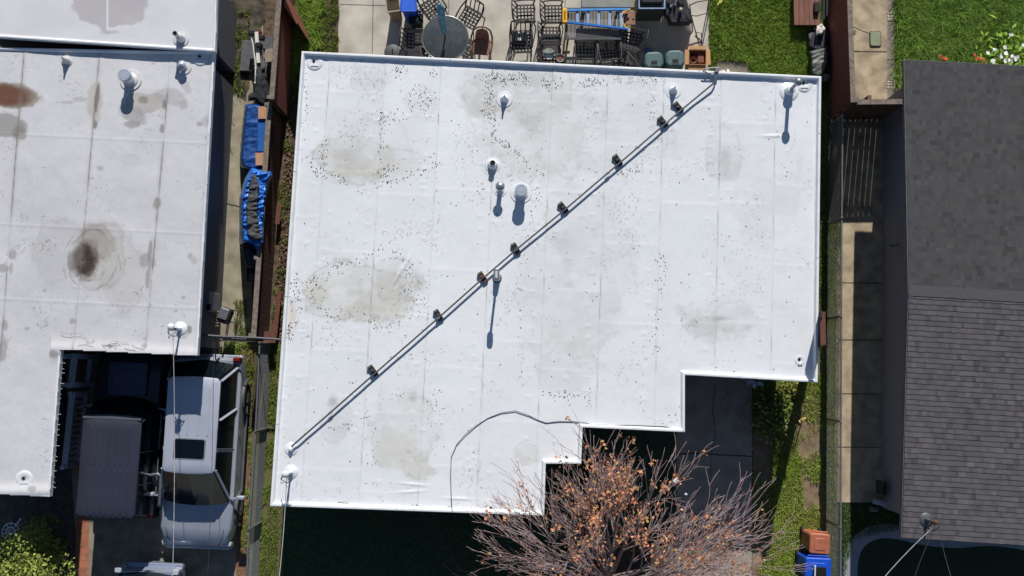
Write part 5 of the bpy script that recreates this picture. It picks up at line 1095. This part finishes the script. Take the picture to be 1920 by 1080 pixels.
# ================================================================ PATIO
M_iron = mat('cast_metal', (62, 58, 56), .6, .2, var=.2, scale=12)
def lattice_chair(label, dk=M_iron):
    t_ = thing('patio_chair', label, 'chair', (0, 0, 0), 0, 'dark lattice patio chairs')
    m = MB(); w, d_, z = .48, .46, .43
    for i in range(6):
        u = -w / 2 + w * i / 5; m.box((u, 0, z), (.042, d_, .012)); v = -d_ / 2 + d_ * i / 5; m.box((0, v, z + .004), (w, .042, .012))
    m.build('seat', dk, t_, W=False)
    m = MB()
    def bp(u, v): return Vector((u * .25, -.23 - .14 * v - .03 * math.sin(v * 3), .46 + .46 * v))
    for i in range(5): u = -1 + 2 * i / 4; m.bar(bp(u, .08), bp(u, .92), .03, .012, up=Vector((0, 1, .3)))
    for v in (.08, .92): m.bar(bp(-1, v), bp(1, v), .03, .012, up=Vector((0, 1, .3)))
    m.tube([bp(-1.05, 0), bp(-1.1, .5), bp(-1, .95), bp(-.5, 1.08), bp(0, 1.12), bp(.5, 1.08), bp(1, .95), bp(1.1, .5), bp(1.05, 0)], .016, 6)
    m.build('backrest', dk, t_, W=False)
    for s in (-1, 1):
        MB().tube([(s * .27, -.3, .68), (s * .3, -.1, .67), (s * .3, .15, .66), (s * .29, .25, .62), (s * .27, .22, .5), (s * .25, .2, .42)], .022, 6).build('armrest', dk, t_, True, W=False)
        MB().tube([(s * .25, .2, .43), (s * .27, .25, .2), (s * .28, .27, .0)], .017, 6).build('leg', dk, t_, True, W=False)
        MB().tube([(s * .25, -.22, .46), (s * .26, -.27, .2), (s * .28, -.34, .0)], .017, 6).build('leg', dk, t_, True, W=False)
    return t_
ch0 = lattice_chair('dark lattice chair at the far end of its stack line left of the ladder table')
spots = [  # x, y (seat), rotation deg (0: back toward the viewer's near side), label
    (986, 26, 272, 'empty dark lattice chair just beyond the one holding the black box'),
    (977, 76, 182, 'dark lattice chair with a black box on its seat'),
    (1038, 27, 271, 'empty dark lattice chair beside the yellow cap of the ladder'),
    (1034, 68, 270, 'dark lattice chair between the ladder end and the chair with the glass plate'),
    (1033, 103, 268, 'dark lattice chair carrying the round glass plate'),
    (1098, 96, 0, 'dark lattice chair tucked under the near side of the slatted table, nearer the glass bowl'),
    (1142, 97, 6, 'dark lattice chair under the near side of the slatted table, further from the glass bowl'),
    (1183, 78, 78, 'dark lattice chair turned sideways at the right end of the slatted table'),
    (812, 16, 215, 'dark chair turned out at the far left of the round glass table'),
    (880, 34, 150, 'dark chair at the far right of the round glass table'),
    (780, 80, 268, 'dark chair on the left side of the round glass table'),
    (812, 104, 10, 'dark chair mostly hidden under the near side of the round glass table'),
    (1168, 126, 40, 'dark chair half hidden by the white roof edge beside the green lids')]
for i, (x, y, a, lab) in enumerate(spots):
    q = P(x, y, .43)
    if i == 0: ch0.location = (q.x, q.y, 0); ch0.rotation_euler = (0, 0, rad(a)); ch0['label'] = lab
    else: dup(ch0, (q.x, q.y, 0), rad(a), lab)
# round glass table with closed umbrella
M_tg = see_through('table_glass', (78, 84, 86), .12, .84)
c = P(835, 72, .72); t_ = thing('round_table', 'round smoked glass patio table with a closed umbrella through it', 'table', (c.x, c.y, 0))
MB().lathe((c.x, c.y, .72), [(.60, 0), (.615, .004), (.60, .01), (.01, .0101)], 48).build('tabletop', M_tg, t_, True)
MB().tube([(c.x + .615 * math.cos(rad(k)), c.y + .615 * math.sin(rad(k)), .722) for k in range(0, 361, 8)], .018, 8, False).build('rim', mat('rim_metal_gray', (128, 130, 130), .4, .5), t_, True)
for k in range(4):
    a = rad(40 + 90 * k); MB().tube([(c.x + .08 * math.cos(a), c.y + .08 * math.sin(a), .4), (c.x + .3 * math.cos(a), c.y + .3 * math.sin(a), .66), (c.x + .5 * math.cos(a), c.y + .5 * math.sin(a), .7)], .016, 6).build('support', mat('support_gray', (120, 120, 116), .5, .3), t_, True)
    MB().tube([(c.x + .08 * math.cos(a), c.y + .08 * math.sin(a), .4), (c.x + .4 * math.cos(a), c.y + .4 * math.sin(a), 0)], .02, 6).build('leg', M_iron, t_, True)
b0 = Vector((c.x + .02, c.y + .0, 0)); tip = P(824, 8, 2.3)
t_ = thing('patio_umbrella', 'closed blue green umbrella standing in the round glass table', 'umbrella', b0)
bb = Vector((c.x, c.y, .5)); MB().tube([(c.x, c.y, .03), bb, Vector((c.x, c.y, .75)).lerp(tip, .45)], .02, 8).build('pole', M_iron, t_, True)
p0 = Vector((c.x, c.y, .9)).lerp(tip, .05); m = MB(); n = 12
pts = [p0.lerp(tip, t) for t in (0, .15, .4, .65, .85, .95, 1.0)]; rr = [.035, .07, .09, .10, .09, .06, .02]
m.tube(pts, rr, 10)
m.v = [tuple(Vector(v) + Vector((.018 * math.sin(i * 2.4), 0, .015 * math.cos(i * 1.7)))) for i, v in enumerate(m.v)]; m.build('canopy', mat('teal_cloth', (84, 142, 176), .75, var=.3, scale=16, bump=.4, bscale=20, c2=(130, 188, 210)), t_)
MB().ball(tip, .03).build('finial', mat('pale_blue', (150, 200, 226), .5, var=.05), t_, True)
MB().lathe((c.x, c.y, .0), [(.24, .0), (.24, .05), (.1, .09), (.04, .12)], 24).build('base', M_iron, t_, True)
# brown moulded chair
M_wick = mat('brown_plastic', (136, 96, 80), .6, var=.15, scale=20, bump=.3, bscale=90)
q = P(903, 88, .42); t_ = thing('plastic_chair', 'brown moulded armchair with arched back beside the round table', 'chair', (q.x, q.y, 0), rad(176))
m = MB(); m.rbox((0, 0, .42), (.46, .44, .03), .08, top=.01); m.build('seat', M_wick, t_, W=False)
m = MB(); vs = []; nx_, nz_ = 10, 8
for j in range(nz_ + 1):
    for i in range(nx_ + 1):
        u = -1 + 2 * i / nx_; v = j / nz_; w_ = .19 * (1 - .25 * v ** 3); vs.append((u * w_, -.2 - .12 * v + .03 * (1 - u * u) * -1, .42 + .46 * v - .05 * u * u * v))
m.add(vs, [(j * (nx_ + 1) + i, j * (nx_ + 1) + i + 1, (j + 1) * (nx_ + 1) + i + 1, (j + 1) * (nx_ + 1) + i) for j in range(nz_) for i in range(nx_)]); o = m.build('backrest', M_wick, t_, W=False); sl = o.modifiers.new('t', 'SOLIDIFY'); sl.thickness = .015
MB().tube([(-.27, .18, .62), (-.29, 0, .64), (-.28, -.2, .68), (-.22, -.33, .82), (-.1, -.38, .9), (0, -.39, .92), (.1, -.38, .9), (.22, -.33, .82), (.28, -.2, .68), (.29, 0, .64), (.27, .18, .62)], .026, 8).build('arm_hoop', M_wick, t_, True, W=False)
for sx in (-1, 1):
    for sy in (-1, 1): MB().tube([(sx * .2, sy * .18, .42), (sx * .26, sy * .24, 0)] if sy < 0 else [(sx * .27, .18, .62), (sx * .25, .2, .4), (sx * .26, .24, 0)], .022, 6).build('leg', M_wick, t_, True, W=False)
# bins at the far left
def bin_(x, y, h, sx_, sy_, m, lab, name='open_bin', rz=0, inner=M_dark, rimm=None, cat='bin'):
    q = P(x, y, h); t_ = thing(name, lab, cat, (q.x, q.y, 0), rz); MB().rbox((0, 0, h / 2 - .01), (sx_ * .82, sy_ * .82, h - .02), .05, taper=1 / .86).build('body', m, t_, W=False)
    k = .93; fr = MB()
    for a in ((0, sy_ / 2, sx_, .035), (0, -sy_ / 2, sx_, .035), (sx_ / 2, 0, .035, sy_), (-sx_ / 2, 0, .035, sy_)): fr.box((a[0], a[1], h), (a[2] + .0, a[3], .04))
    fr.build('rim', rimm or m, t_, W=False, bevel=.006); MB().box((0, 0, h - .012), (sx_ - .03, sy_ - .03, .03)).build('contents', inner, t_, W=False); return t_
bin_(737, 10, .85, .36, .34, mat('bin_tan', (150, 132, 108), .7, var=.1), 'open tan bin with a dark inside at the patio corner', rz=.14, inner=mat('bin_inner', (70, 58, 44), .9, var=.3), rimm=mat('bin_rim', (176, 160, 136), .6))
bin_(766, 6, .95, .40, .44, mat('bin_blue', (24, 84, 196), .45, var=.1), 'bright blue bin between the tan bin and the chairs', inner=mat('bin_blue_lid', (36, 96, 204), .45, var=.15, scale=4))
t_ = bin_(780, 32, .5, .36, .36, mat('bin_black', (40, 44, 50), .6, var=.1), 'black bin standing in front of the blue bin', inner=mat('bin_dark', (26, 28, 32), .8)); mk = MB(); mk.tube([(.1 + .05 * math.cos(a), .13 + .05 * math.sin(a), .52) for a in [rad(k) for k in range(-50, 231, 20)]], .008, 5); mk.box((.055, .085, .52), (.03, .014, .01)); mk.box((.145, .085, .52), (.03, .014, .01)); mk.build('emblem', mat('print_white', (190, 205, 215), .6), t_, W=False)
t_ = thing('round_bin_lid', 'dark gray round lidded tub half hidden by the far roof edge', 'tub', P(736, 108, 0)); q = P(736, 98, .5); MB().lathe((q.x, q.y, 0), [(.16, 0), (.2, .45), (.225, .46), (.225, .5), (.2, .52), (.01, .53)], 28).build('body', mat('tub_gray', (78, 80, 82), .6, var=.1), t_, True); MB().box((q.x, q.y + .02, .54), (.03, .14, .02)).build('handle', M_dark, t_)
# slatted table and ladder
a0, a1 = P(1060, 15, .72), P(1164, 74, .72); t_ = thing('slatted_table', 'long dark slatted patio table under the blue ladder', 'table', ((a0.x + a1.x) / 2, (a0.y + a1.y) / 2, 0)); cx, cy = t_.location.x, t_.location.y; W_, D_ = abs(a1.x - a0.x), abs(a1.y - a0.y)
m = MB(); n = 40
for i in range(n): m.box((-W_ / 2 + W_ * (i + .5) / n, 0, .72), (W_ / n * .66, D_ - .06, .012))
for s in (-1, 1): m.box((0, s * (D_ / 2 - .02), .715), (W_, .05, .03)); m.box((s * (W_ / 2 - .02), 0, .7148), (.05, D_ - .1, .03))
m.build('tabletop', mat('table_gray', (82, 82, 86), .6, .1, var=.15), t_, W=False)
for sx in (-1, 1):
    for sy in (-1, 1): MB().box((sx * (W_ / 2 - .08), sy * (D_ / 2 - .08), .355), (.05, .05, .7)).build('leg', M_iron, t_, W=False)
M_fib = mat('ladder_blue', (30, 112, 196), .45, var=.1, scale=12); M_ylw = mat('ladder_yellow', (236, 180, 36), .5, var=.08); M_lal = mat('ladder_metal', (156, 182, 212), .4, .4)
z = .8; t_ = thing('stepladder', 'blue stepladder with yellow ends lying on the slatted table', 'ladder', P(1120, 35, z)); A0, A1, B0_, B1_ = P(1063, 20, z), P(1178, 18, z), P(1063, 42, z), P(1178, 55, z)
for a, b in ((A0, A1), (B0_, B1_)):
    MB().bar(a, b, .035, .09).build('side_rail', M_fib, t_); MB().bar(a + Vector((.0, 0, .05)), b + Vector((0, 0, .05)), .05, .012).build('rail_flange', mat('flange_blue', (70, 150, 224), .45) if a is A0 else M_fib, t_)
for t in (.17, .345, .52, .70, .88): MB().bar(A0.lerp(A1, t), B0_.lerp(B1_, t), .07, .03).build('rung', M_lal, t_)
MB().rbox((A0 + B0_) / 2 + Vector((-.06, .0, .02)), (.13, .40, .14), .03).build('top_cap', M_ylw, t_); MB().rbox((A0 + B0_) / 2 + Vector((-.06, 0, .1)), (.03, .24, .012), .01).build('tray_slot', M_dark, t_)
m = MB(); m.tube([A1 + Vector((-.14, -.12, .03)), A1 + Vector((-.08, -.04, .03)), A1 + Vector((.05, .0, .03))], .026, 6); m.build('foot_brace', M_ylw, t_, True); MB().tube([B1_ + Vector((-.14, .14, .03)), B1_ + Vector((-.08, .05, .03)), B1_ + Vector((.03, .0, .03))], .026, 6).build('foot_brace', M_ylw, t_, True)
# board with holes on stand
t_ = thing('side_table', 'small brown topped stand with round holes at the end of the ladder', 'side table', P(1180, 35, 0)); q = P(1180, 34, .68); MB().rbox(q, (.32, .4, .03), .03).build('top', mat('brown_top', (146, 112, 92), .8, var=.1), t_)
for dx, dy in ((-.06, .1), (.1, -.04), (-.12, -.12)): MB().lathe(q + Vector((dx, dy, .014)), [(.028, 0), (.028, .004)], 14).build('cup_hole', M_dark, t_)
for dx in (-1, 1):
    for dy in (-1, 1): MB().bar(q + Vector((dx * .13, dy * .16, -.01)), Vector((q.x + dx * .15, q.y + dy * .18, 0)), .025).build('leg', M_iron, t_)
# gray cover table and cabinet
q = P(1140, -6, .74); t_ = thing('covered_table', 'gray green covered table at the far edge of the patio', 'table', (q.x, q.y, 0)); MB().rbox((0, 0, .66), (1.42, .62, .16), .05, top=.03).build('cover', mat('cover_gray', (140, 142, 132), .8, var=.15, scale=3), t_, W=False)
for dx in (-.6, .6):
    for dy in (-.22, .22): MB().box((dx, dy, .29), (.05, .05, .58)).build('leg', M_iron, t_, W=False)
q = P(1222, 0, .92); t_ = thing('grill_cabinet', 'dark green gray grill cabinet with a pale front rail', 'grill', (q.x, q.y, 0)); MB().rbox((0, 0, .46), (.74, .5, .9), .04).build('cabinet', mat('cab_green', (66, 72, 68), .6, var=.2), t_, W=False)
MB().rbox((0, .04, .97), (.6, .34, .12), .06, top=.04).build('hood', M_black, t_, W=False); MB().bar((-.34, -.24, .95), (.34, -.24, .95), .03).build('handle', M_lal, t_, W=False)
for s in (-1, 1): MB().bar((s * .34, -.24, .93), (s * .34, .1, .93), .03).build('hood_bracket', M_lal, t_, W=False)
cloth('black_cover', [(1243, 0), (1262, -12), (1285, -8), (1300, 40), (1292, 48), (1254, 49), (1250, 36), (1243, 30)], .1, .85, M_blk, 'black cloth cover heaped over a grill on the patio', 'cover', 13, 9, .07)
t_ = thing('glass_jars', 'clear bottles and a small tan jar on top of the black cover', 'jar', P(1265, 12, .9)); MB().lathe(P(1275, 20, .95), [(.04, 0), (.045, .03), (.045, .13), (.03, .16)], 16).build('jar', mat('jar_tan', (214, 190, 160), .6), t_, True)
for i in range(7): MB().lathe(P(1263 + R.uniform(-8, 8), 8 + R.uniform(-8, 8), .95), [(.02, 0), (.022, .08), (.01, .12)], 10).build('bottle', mat('pale_glass', (186, 196, 200), .15, .2), t_, True)
t_ = thing('folding_frame', 'thin black metal folding frame by the lawn edge of the patio', 'frame', P(1310, 20, 0))
MB().tube([P(1293, 10, .6), P(1306, 4, .62), P(1329, 0, .6), P(1328, 24, .6), P(1306, 30, .6), P(1296, 29, .6)], .016, 6).build('tube_frame', M_iron, t_, True)
for a_, b_ in (((1293, 8), (1299, 58)), ((1296, 30), (1312, 88)), ((1329, 0), (1326, 20)), ((1328, 24), (1326, 40))): MB().tube([P(*a_, .6), P(*b_, .0)], .016, 6).build('leg', M_iron, t_, True)
MB().tube([P(1304, 61, .05), P(1315, 62, .1), P(1316, 80, .05), P(1312, 92, .02)], .014, 6).build('foot_loop', M_iron, t_, True)
# items on chairs
q = P(974, 70, .56); t_ = thing('black_box', 'black box with a silver dial on the seat of a lattice chair', 'box', (q.x, q.y, .45)); MB().rbox((0, 0, .07), (.38, .36, .14), .05, top=.03).build('body', mat('box_black', (30, 34, 38), .35, var=.1), t_, W=False); MB().lathe((0, -.06, .138), [(.045, 0), (.045, .01), (.025, .012), (.02, .004)], 18).build('dial', M_alu, t_, True, W=False); MB().rbox((0, .12, .142), (.08, .05, .012), .01).build('button', M_alu, t_, W=False); MB().rbox((.1, .135, .142), (.05, .02, .012), .005).build('button', M_alu, t_, W=False)
q = P(1029, 101, .46); t_ = thing('glass_plate', 'round clear glass plate on the nearest lattice chair', 'plate', q); MB().lathe(q, [(.03, 0), (.1, .008), (.15, .03), (.155, .035), (.14, .03), (.02, .012)], 28).build('dish', mat('clear_dish', (176, 178, 172), .12, .1, var=.2, scale=14), t_, True)
q = P(1050, 110, .5); t_ = thing('glass_bowl', 'clear glass bowl with brown crumbs beside the glass plate', 'bowl', q); MB().lathe(q, [(.04, 0), (.09, .04), (.11, .09), (.115, .09), (.095, .035), (.02, .01)], 28).build('bowl', mat('bowl_glass', (170, 172, 172), .1, .15, var=.15), t_, True); MB().lathe(q + Vector((0, 0, .03)), [(.075, 0), (.06, .012), (.01, .016)], 16).build('crumbs', mat('crumb', (140, 88, 62), .9, var=.3, scale=40), t_)
MB().lathe((q.x, q.y, 0), [(.12, 0), (.12, .48), (.1, .495)], 18).build('stand', M_iron, t_, True)
tag(MB().rbox(P(1062, 82, .03), (.2, .42, .03), .01).build('pale_board', mat('board_pale', (196, 184, 162), .8)), 'pale flat board on the patio under the near edge of the slatted table', 'board')
# green gray lidded tubs
M_tub = mat('green_tub', (84, 108, 108), .5, var=.12, scale=8)
for x, y, lab, rz in ((1226, 113, 'green gray lidded tub left of its twin at the far roof edge', .05), (1266, 110, 'green gray lidded tub beside the cardboard box', .03)):
    q = P(x, y, .72); t_ = thing('lidded_tub', lab, 'tub', (q.x, q.y, 0), rz, 'green gray lidded tubs'); MB().rbox((0, 0, .32), (.46, .42, .64), .12, taper=1.04, top=.03).build('body', M_tub, t_, W=False); MB().rbox((0, 0, .68), (.52, .48, .12), .17, top=.06, n=6).build('lid', M_tub, t_, W=False)
    MB().rbox((.0, -.06, .74), (.16, .1, .03), .02, top=.01).build('handle', M_black, t_, W=False); MB().rbox((0, -.15, .74), (.2, .07, .02), .02, top=.008).build('handle_lip', mat('tub_dark', (54, 66, 70), .5), t_, W=False)
tag(cloth('blue_rag', [(1208, 92), (1216, 90), (1223, 94), (1220, 101), (1211, 101)], .02, .1, mat('rag_blue', (92, 100, 176), .8, var=.2), 'small crumpled purple blue rag by the green gray tubs', 'rag', 15, 4, .03), 'small crumpled purple blue rag by the green gray tubs')
# open cardboard box
q = P(1308, 107, .42); M_cb = mat('box_card', (196, 150, 104), .85, var=.1, scale=6); t_ = thing('cardboard_box', 'open cardboard box holding brown pots at the patio corner', 'box', (q.x, q.y, 0), rad(-1)); m = MB(); bw, bh, bz = .46, .40, .42
for a in ((0, bh / 2, bw, .012), (0, -bh / 2, bw, .012), (bw / 2, 0, .012, bh - .014), (-bw / 2, 0, .012, bh - .014)): m.box((a[0], a[1], bz / 2), (a[2], a[3], bz))
m.box((0, 0, .03), (bw - .02, bh - .02, .01)); m.build('carton', M_cb, t_, W=False)
for p_, s_ in (((0, bh / 2 + .05, bz + .03), (bw, .1)), ((0, -bh / 2 - .06, bz - .06), (bw, .14))): MB().bar((-.23, p_[1], p_[2]), (.23, p_[1], p_[2]), s_[1], .01).build('flap', M_cb, t_, W=False)
for s in (-1, 1): MB().bar((s * (bw / 2 + .07), -.2, bz - .02), (s * (bw / 2 + .05), .2, bz - .02), .12, .01).build('flap', M_cb, t_, W=False)
t_ = thing('flower_pots', 'brown plastic pots packed inside the open cardboard box', 'pot', (q.x, q.y, .05)); M_pot = mat('pot_brown', (124, 70, 54), .6, var=.15)
MB().rbox((.1, .0, .26), (.18, .28, .1), .03, top=.02).build('tray', M_pot, t_, W=False); MB().lathe((-.1, -.06, .1), [(.06, 0), (.09, .2), (.09, .22), (.07, .2), (.05, .05)], 20).build('pot', mat('pot_rose', (150, 104, 92), .6), t_, True, W=False); MB().lathe((-.11, .1, .08), [(.06, 0), (.08, .2), (.08, .22), (.06, .2), (.04, .05)], 20).build('pot', M_pot, t_, True, W=False)

# ================================================================ BACK LAWN CORNER
M_plank = mat('old_planks', (132, 92, 78), .9, var=.2, scale=4, bump=.3, stretch=(9, .6, 1))
q0, q1 = P(1487, -30, .35), P(1537, 47, .35); t_ = thing('plank_platform', 'old brown plank lid at the far right corner of the lawn', 'platform', ((q0.x + q1.x) / 2, (q0.y + q1.y) / 2, 0)); W_ = abs(q1.x - q0.x); D_ = abs(q1.y - q0.y)
m = MB()
for i in range(5): m.box((-W_ / 2 + W_ * (i + .5) / 5, 0, .35), (W_ / 5 - .008, D_, .03))
m.build('planks', M_plank, t_, W=False); MB().box((0, 0, .16), (W_ - .1, D_ - .1, .32)).build('base', mat('dark_side', (60, 48, 42), .9), t_, W=False)
t_ = thing('scrap_pipes', 'dark pipes and scrap standing between the plank lid and the red fence', 'scrap', P(1548, 20, 0))
for x, y0, y1, r_ in ((1545, -20, 36, .035), (1551, -20, 30, .03), (1541, -10, 22, .02)): MB().tube([P(x, y0, .5), P(x - 1, y1, .35)], r_, 8).build('pipe', mat('scrap_gray', (86, 88, 88), .6, .3), t_, True)
MB().rbox(P(1531, 14, .42), (.14, .3, .12), .03).build('bucket', M_black, t_)
cloth('white_sack', [(1530, 48), (1541, 43), (1549, 54), (1545, 64), (1528, 68)], .05, .4, mat('sack_white', (214, 206, 196), .8, var=.12, scale=10, bump=.3), 'crumpled white and blue sack below the plank lid', 'sack', 17, 6, .05)
cloth('dark_tarp', [(1511, 60), (1530, 54), (1552, 50), (1558, 66), (1552, 92), (1530, 98), (1514, 90)], .0, .28, mat('tarp_dark', (58, 60, 66), .6, var=.2, bump=.3), 'dark gray tarp lying under the white sack', 'tarp', 18, 12, .05)
cloth('green_tarp', [(1517, 96), (1534, 90), (1552, 86), (1555, 100), (1553, 122), (1546, 142), (1532, 146), (1520, 140)], .0, .42, mat('tarp_green', (74, 88, 80), .55, var=.2, scale=4, bump=.3, c2=(112, 112, 108)), 'gray green tarp folded against the fence near the roof corner', 'tarp', 19, 14, .06, along=70)
cloth('folded_tarp', [(1524, 144), (1548, 136), (1559, 140), (1556, 152), (1530, 158)], .0, .3, mat('tarp_pale', (120, 118, 110), .6, var=.2), 'stack of folded gray sheets just past the roof corner', 'tarp', 20, 5, .05)
t_ = thing('access_cover', 'rounded pale green cover plate set in the tan path', 'cover plate', P(1641, 73, 0)); q = P(1641, 73, .01); MB().rbox(q + Vector((0, 0, .012)), (.32, .44, .02), .06, top=.004).build('frame', M_joint, t_); MB().rbox(q + Vector((0, 0, .024)), (.28, .4, .02), .05, top=.004).build('plate', mat('plate_green', (140, 150, 122), .8, var=.08), t_)
t_ = thing('door_mat_stone', 'brown post end at the near corner of the tan path', 'post', P(1630, 184, 0)); MB().box(P(1630, 183, 1.7), (.1, .12, .05)).build('cap', M_brn, t_); q = P(1630, 183, 1.7); MB().box((q.x, q.y, .84), (.09, .1, 1.66)).build('shaft', M_brn, t_)
t_.name = 'fence_post'

# ================================================================ NEAR RIGHT BINS
def wheelie(x, y, h, sx_, sy_, m, lab, rz, opened=False):
    q = P(x, y, h); t_ = thing('wheeled_bin', lab, 'bin', (q.x, q.y, 0), rz)
    MB().rbox((0, 0, h * .48), (sx_ * .86, sy_ * .84, h * .9), .06, taper=1.12).build('body', m, t_, W=False)
    MB().rbox((0, -.01, h), (sx_, sy_, .06), .06, top=.03).build('lid', m, t_, W=False); MB().rbox((0, -.02, h + .03), (sx_ * .55, sy_ * .6, .03), .04, top=.015).build('lid_panel', m, t_, W=False)
    for s in (-1, 1): o = MB().tube([(s * sx_ * .5, sy_ * .36, .1), (s * (sx_ * .5 - .05), sy_ * .36, .1)], .1, 14).build('wheel', M_tyre, t_, W=False)
    MB().tube([(-sx_ * .4, sy_ * .5 + .03, h - .03), (sx_ * .4, sy_ * .5 + .03, h - .03)], .018, 8).build('handle', m, t_, True, W=False); return t_
wheelie(1537, 1019, .95, .52, .52, mat('bin_terracotta', (176, 104, 78), .55, var=.1), 'terracotta colored wheeled bin near the long chain link fence', rad(-4))
tb_ = wheelie(1534, 1066, 1.0, .66, .56, mat('bin_royal', (22, 82, 200), .45, var=.08), 'royal blue wheeled bin beside the terracotta one', rad(-3)); MB().rbox((.02, -.1, 1.06), (.34, .3, .04), .04).build('opening', M_dark, tb_, W=False); MB().rbox((-.1, -.06, 1.07), (.05, .3, .04), .01).build('bag', mat('print_white', (190, 205, 215)), tb_, W=False)
t_ = thing('downspout', 'pale gray metal trough lying under the near edge of the shingle roof', 'trough', P(1660, 945, .4)); MB().bar(P(1637, 940, .4), P(1690, 953, .45), .12, .05).build('trough', mat('trough_gray', (176, 182, 200), .4, .2), t_); MB().bar(P(1640, 942, .05), P(1640, 942, .4), .05).build('leg', M_galvd, t_)
t_ = thing('meter_box', 'dark utility box at the foot of the shingled house wall', 'utility box', P(1651, 905, 0)); MB().rbox(P(1652, 914, .5), (.09, .34, .5), .01).build('box', M_black, t_); MB().tube([P(1656, 900, .8), P(1658, 926, .6), P(1652, 935, .05)], .02, 6).build('conduit', M_galvd, t_, True)
tag(MB().rbox(P(1638, 955, .1), (.22, .12, .14), .05).build('mossy_stone', mat('moss', (104, 110, 92), .95, var=.2)), 'small mossy stone at the end of the side yard path', 'rock')
tag(MB().tube([P(1668, 459, 1.2), P(1676, 462, 1.2), P(1685, 457, 1.3)], .03, 6).build('wall_pipe', M_galvd, smooth=True), 'short curved pipe on the shingled house wall', 'pipe')

t_ = thing('wall_lamp', 'small white lamp fixture at the near right corner of the left gray roof', 'lamp', P(367, 660, 2.6)); MB().rbox(P(368, 661, 2.55), (.05, .18, .1), .02).build('housing', M_white, t_); MB().tube([P(364, 661, 2.55), P(368, 661, 2.55)], .02, 8).build('arm', M_white, t_)
cloth('teal_cloth', [(160, 773), (166, 768), (176, 769), (172, 774), (165, 779)], 1.12, .03, mat('teal_rag', (70, 150, 150), .7), 'small teal scrap on the dark van hood', 'scrap', 23, 4, .01)
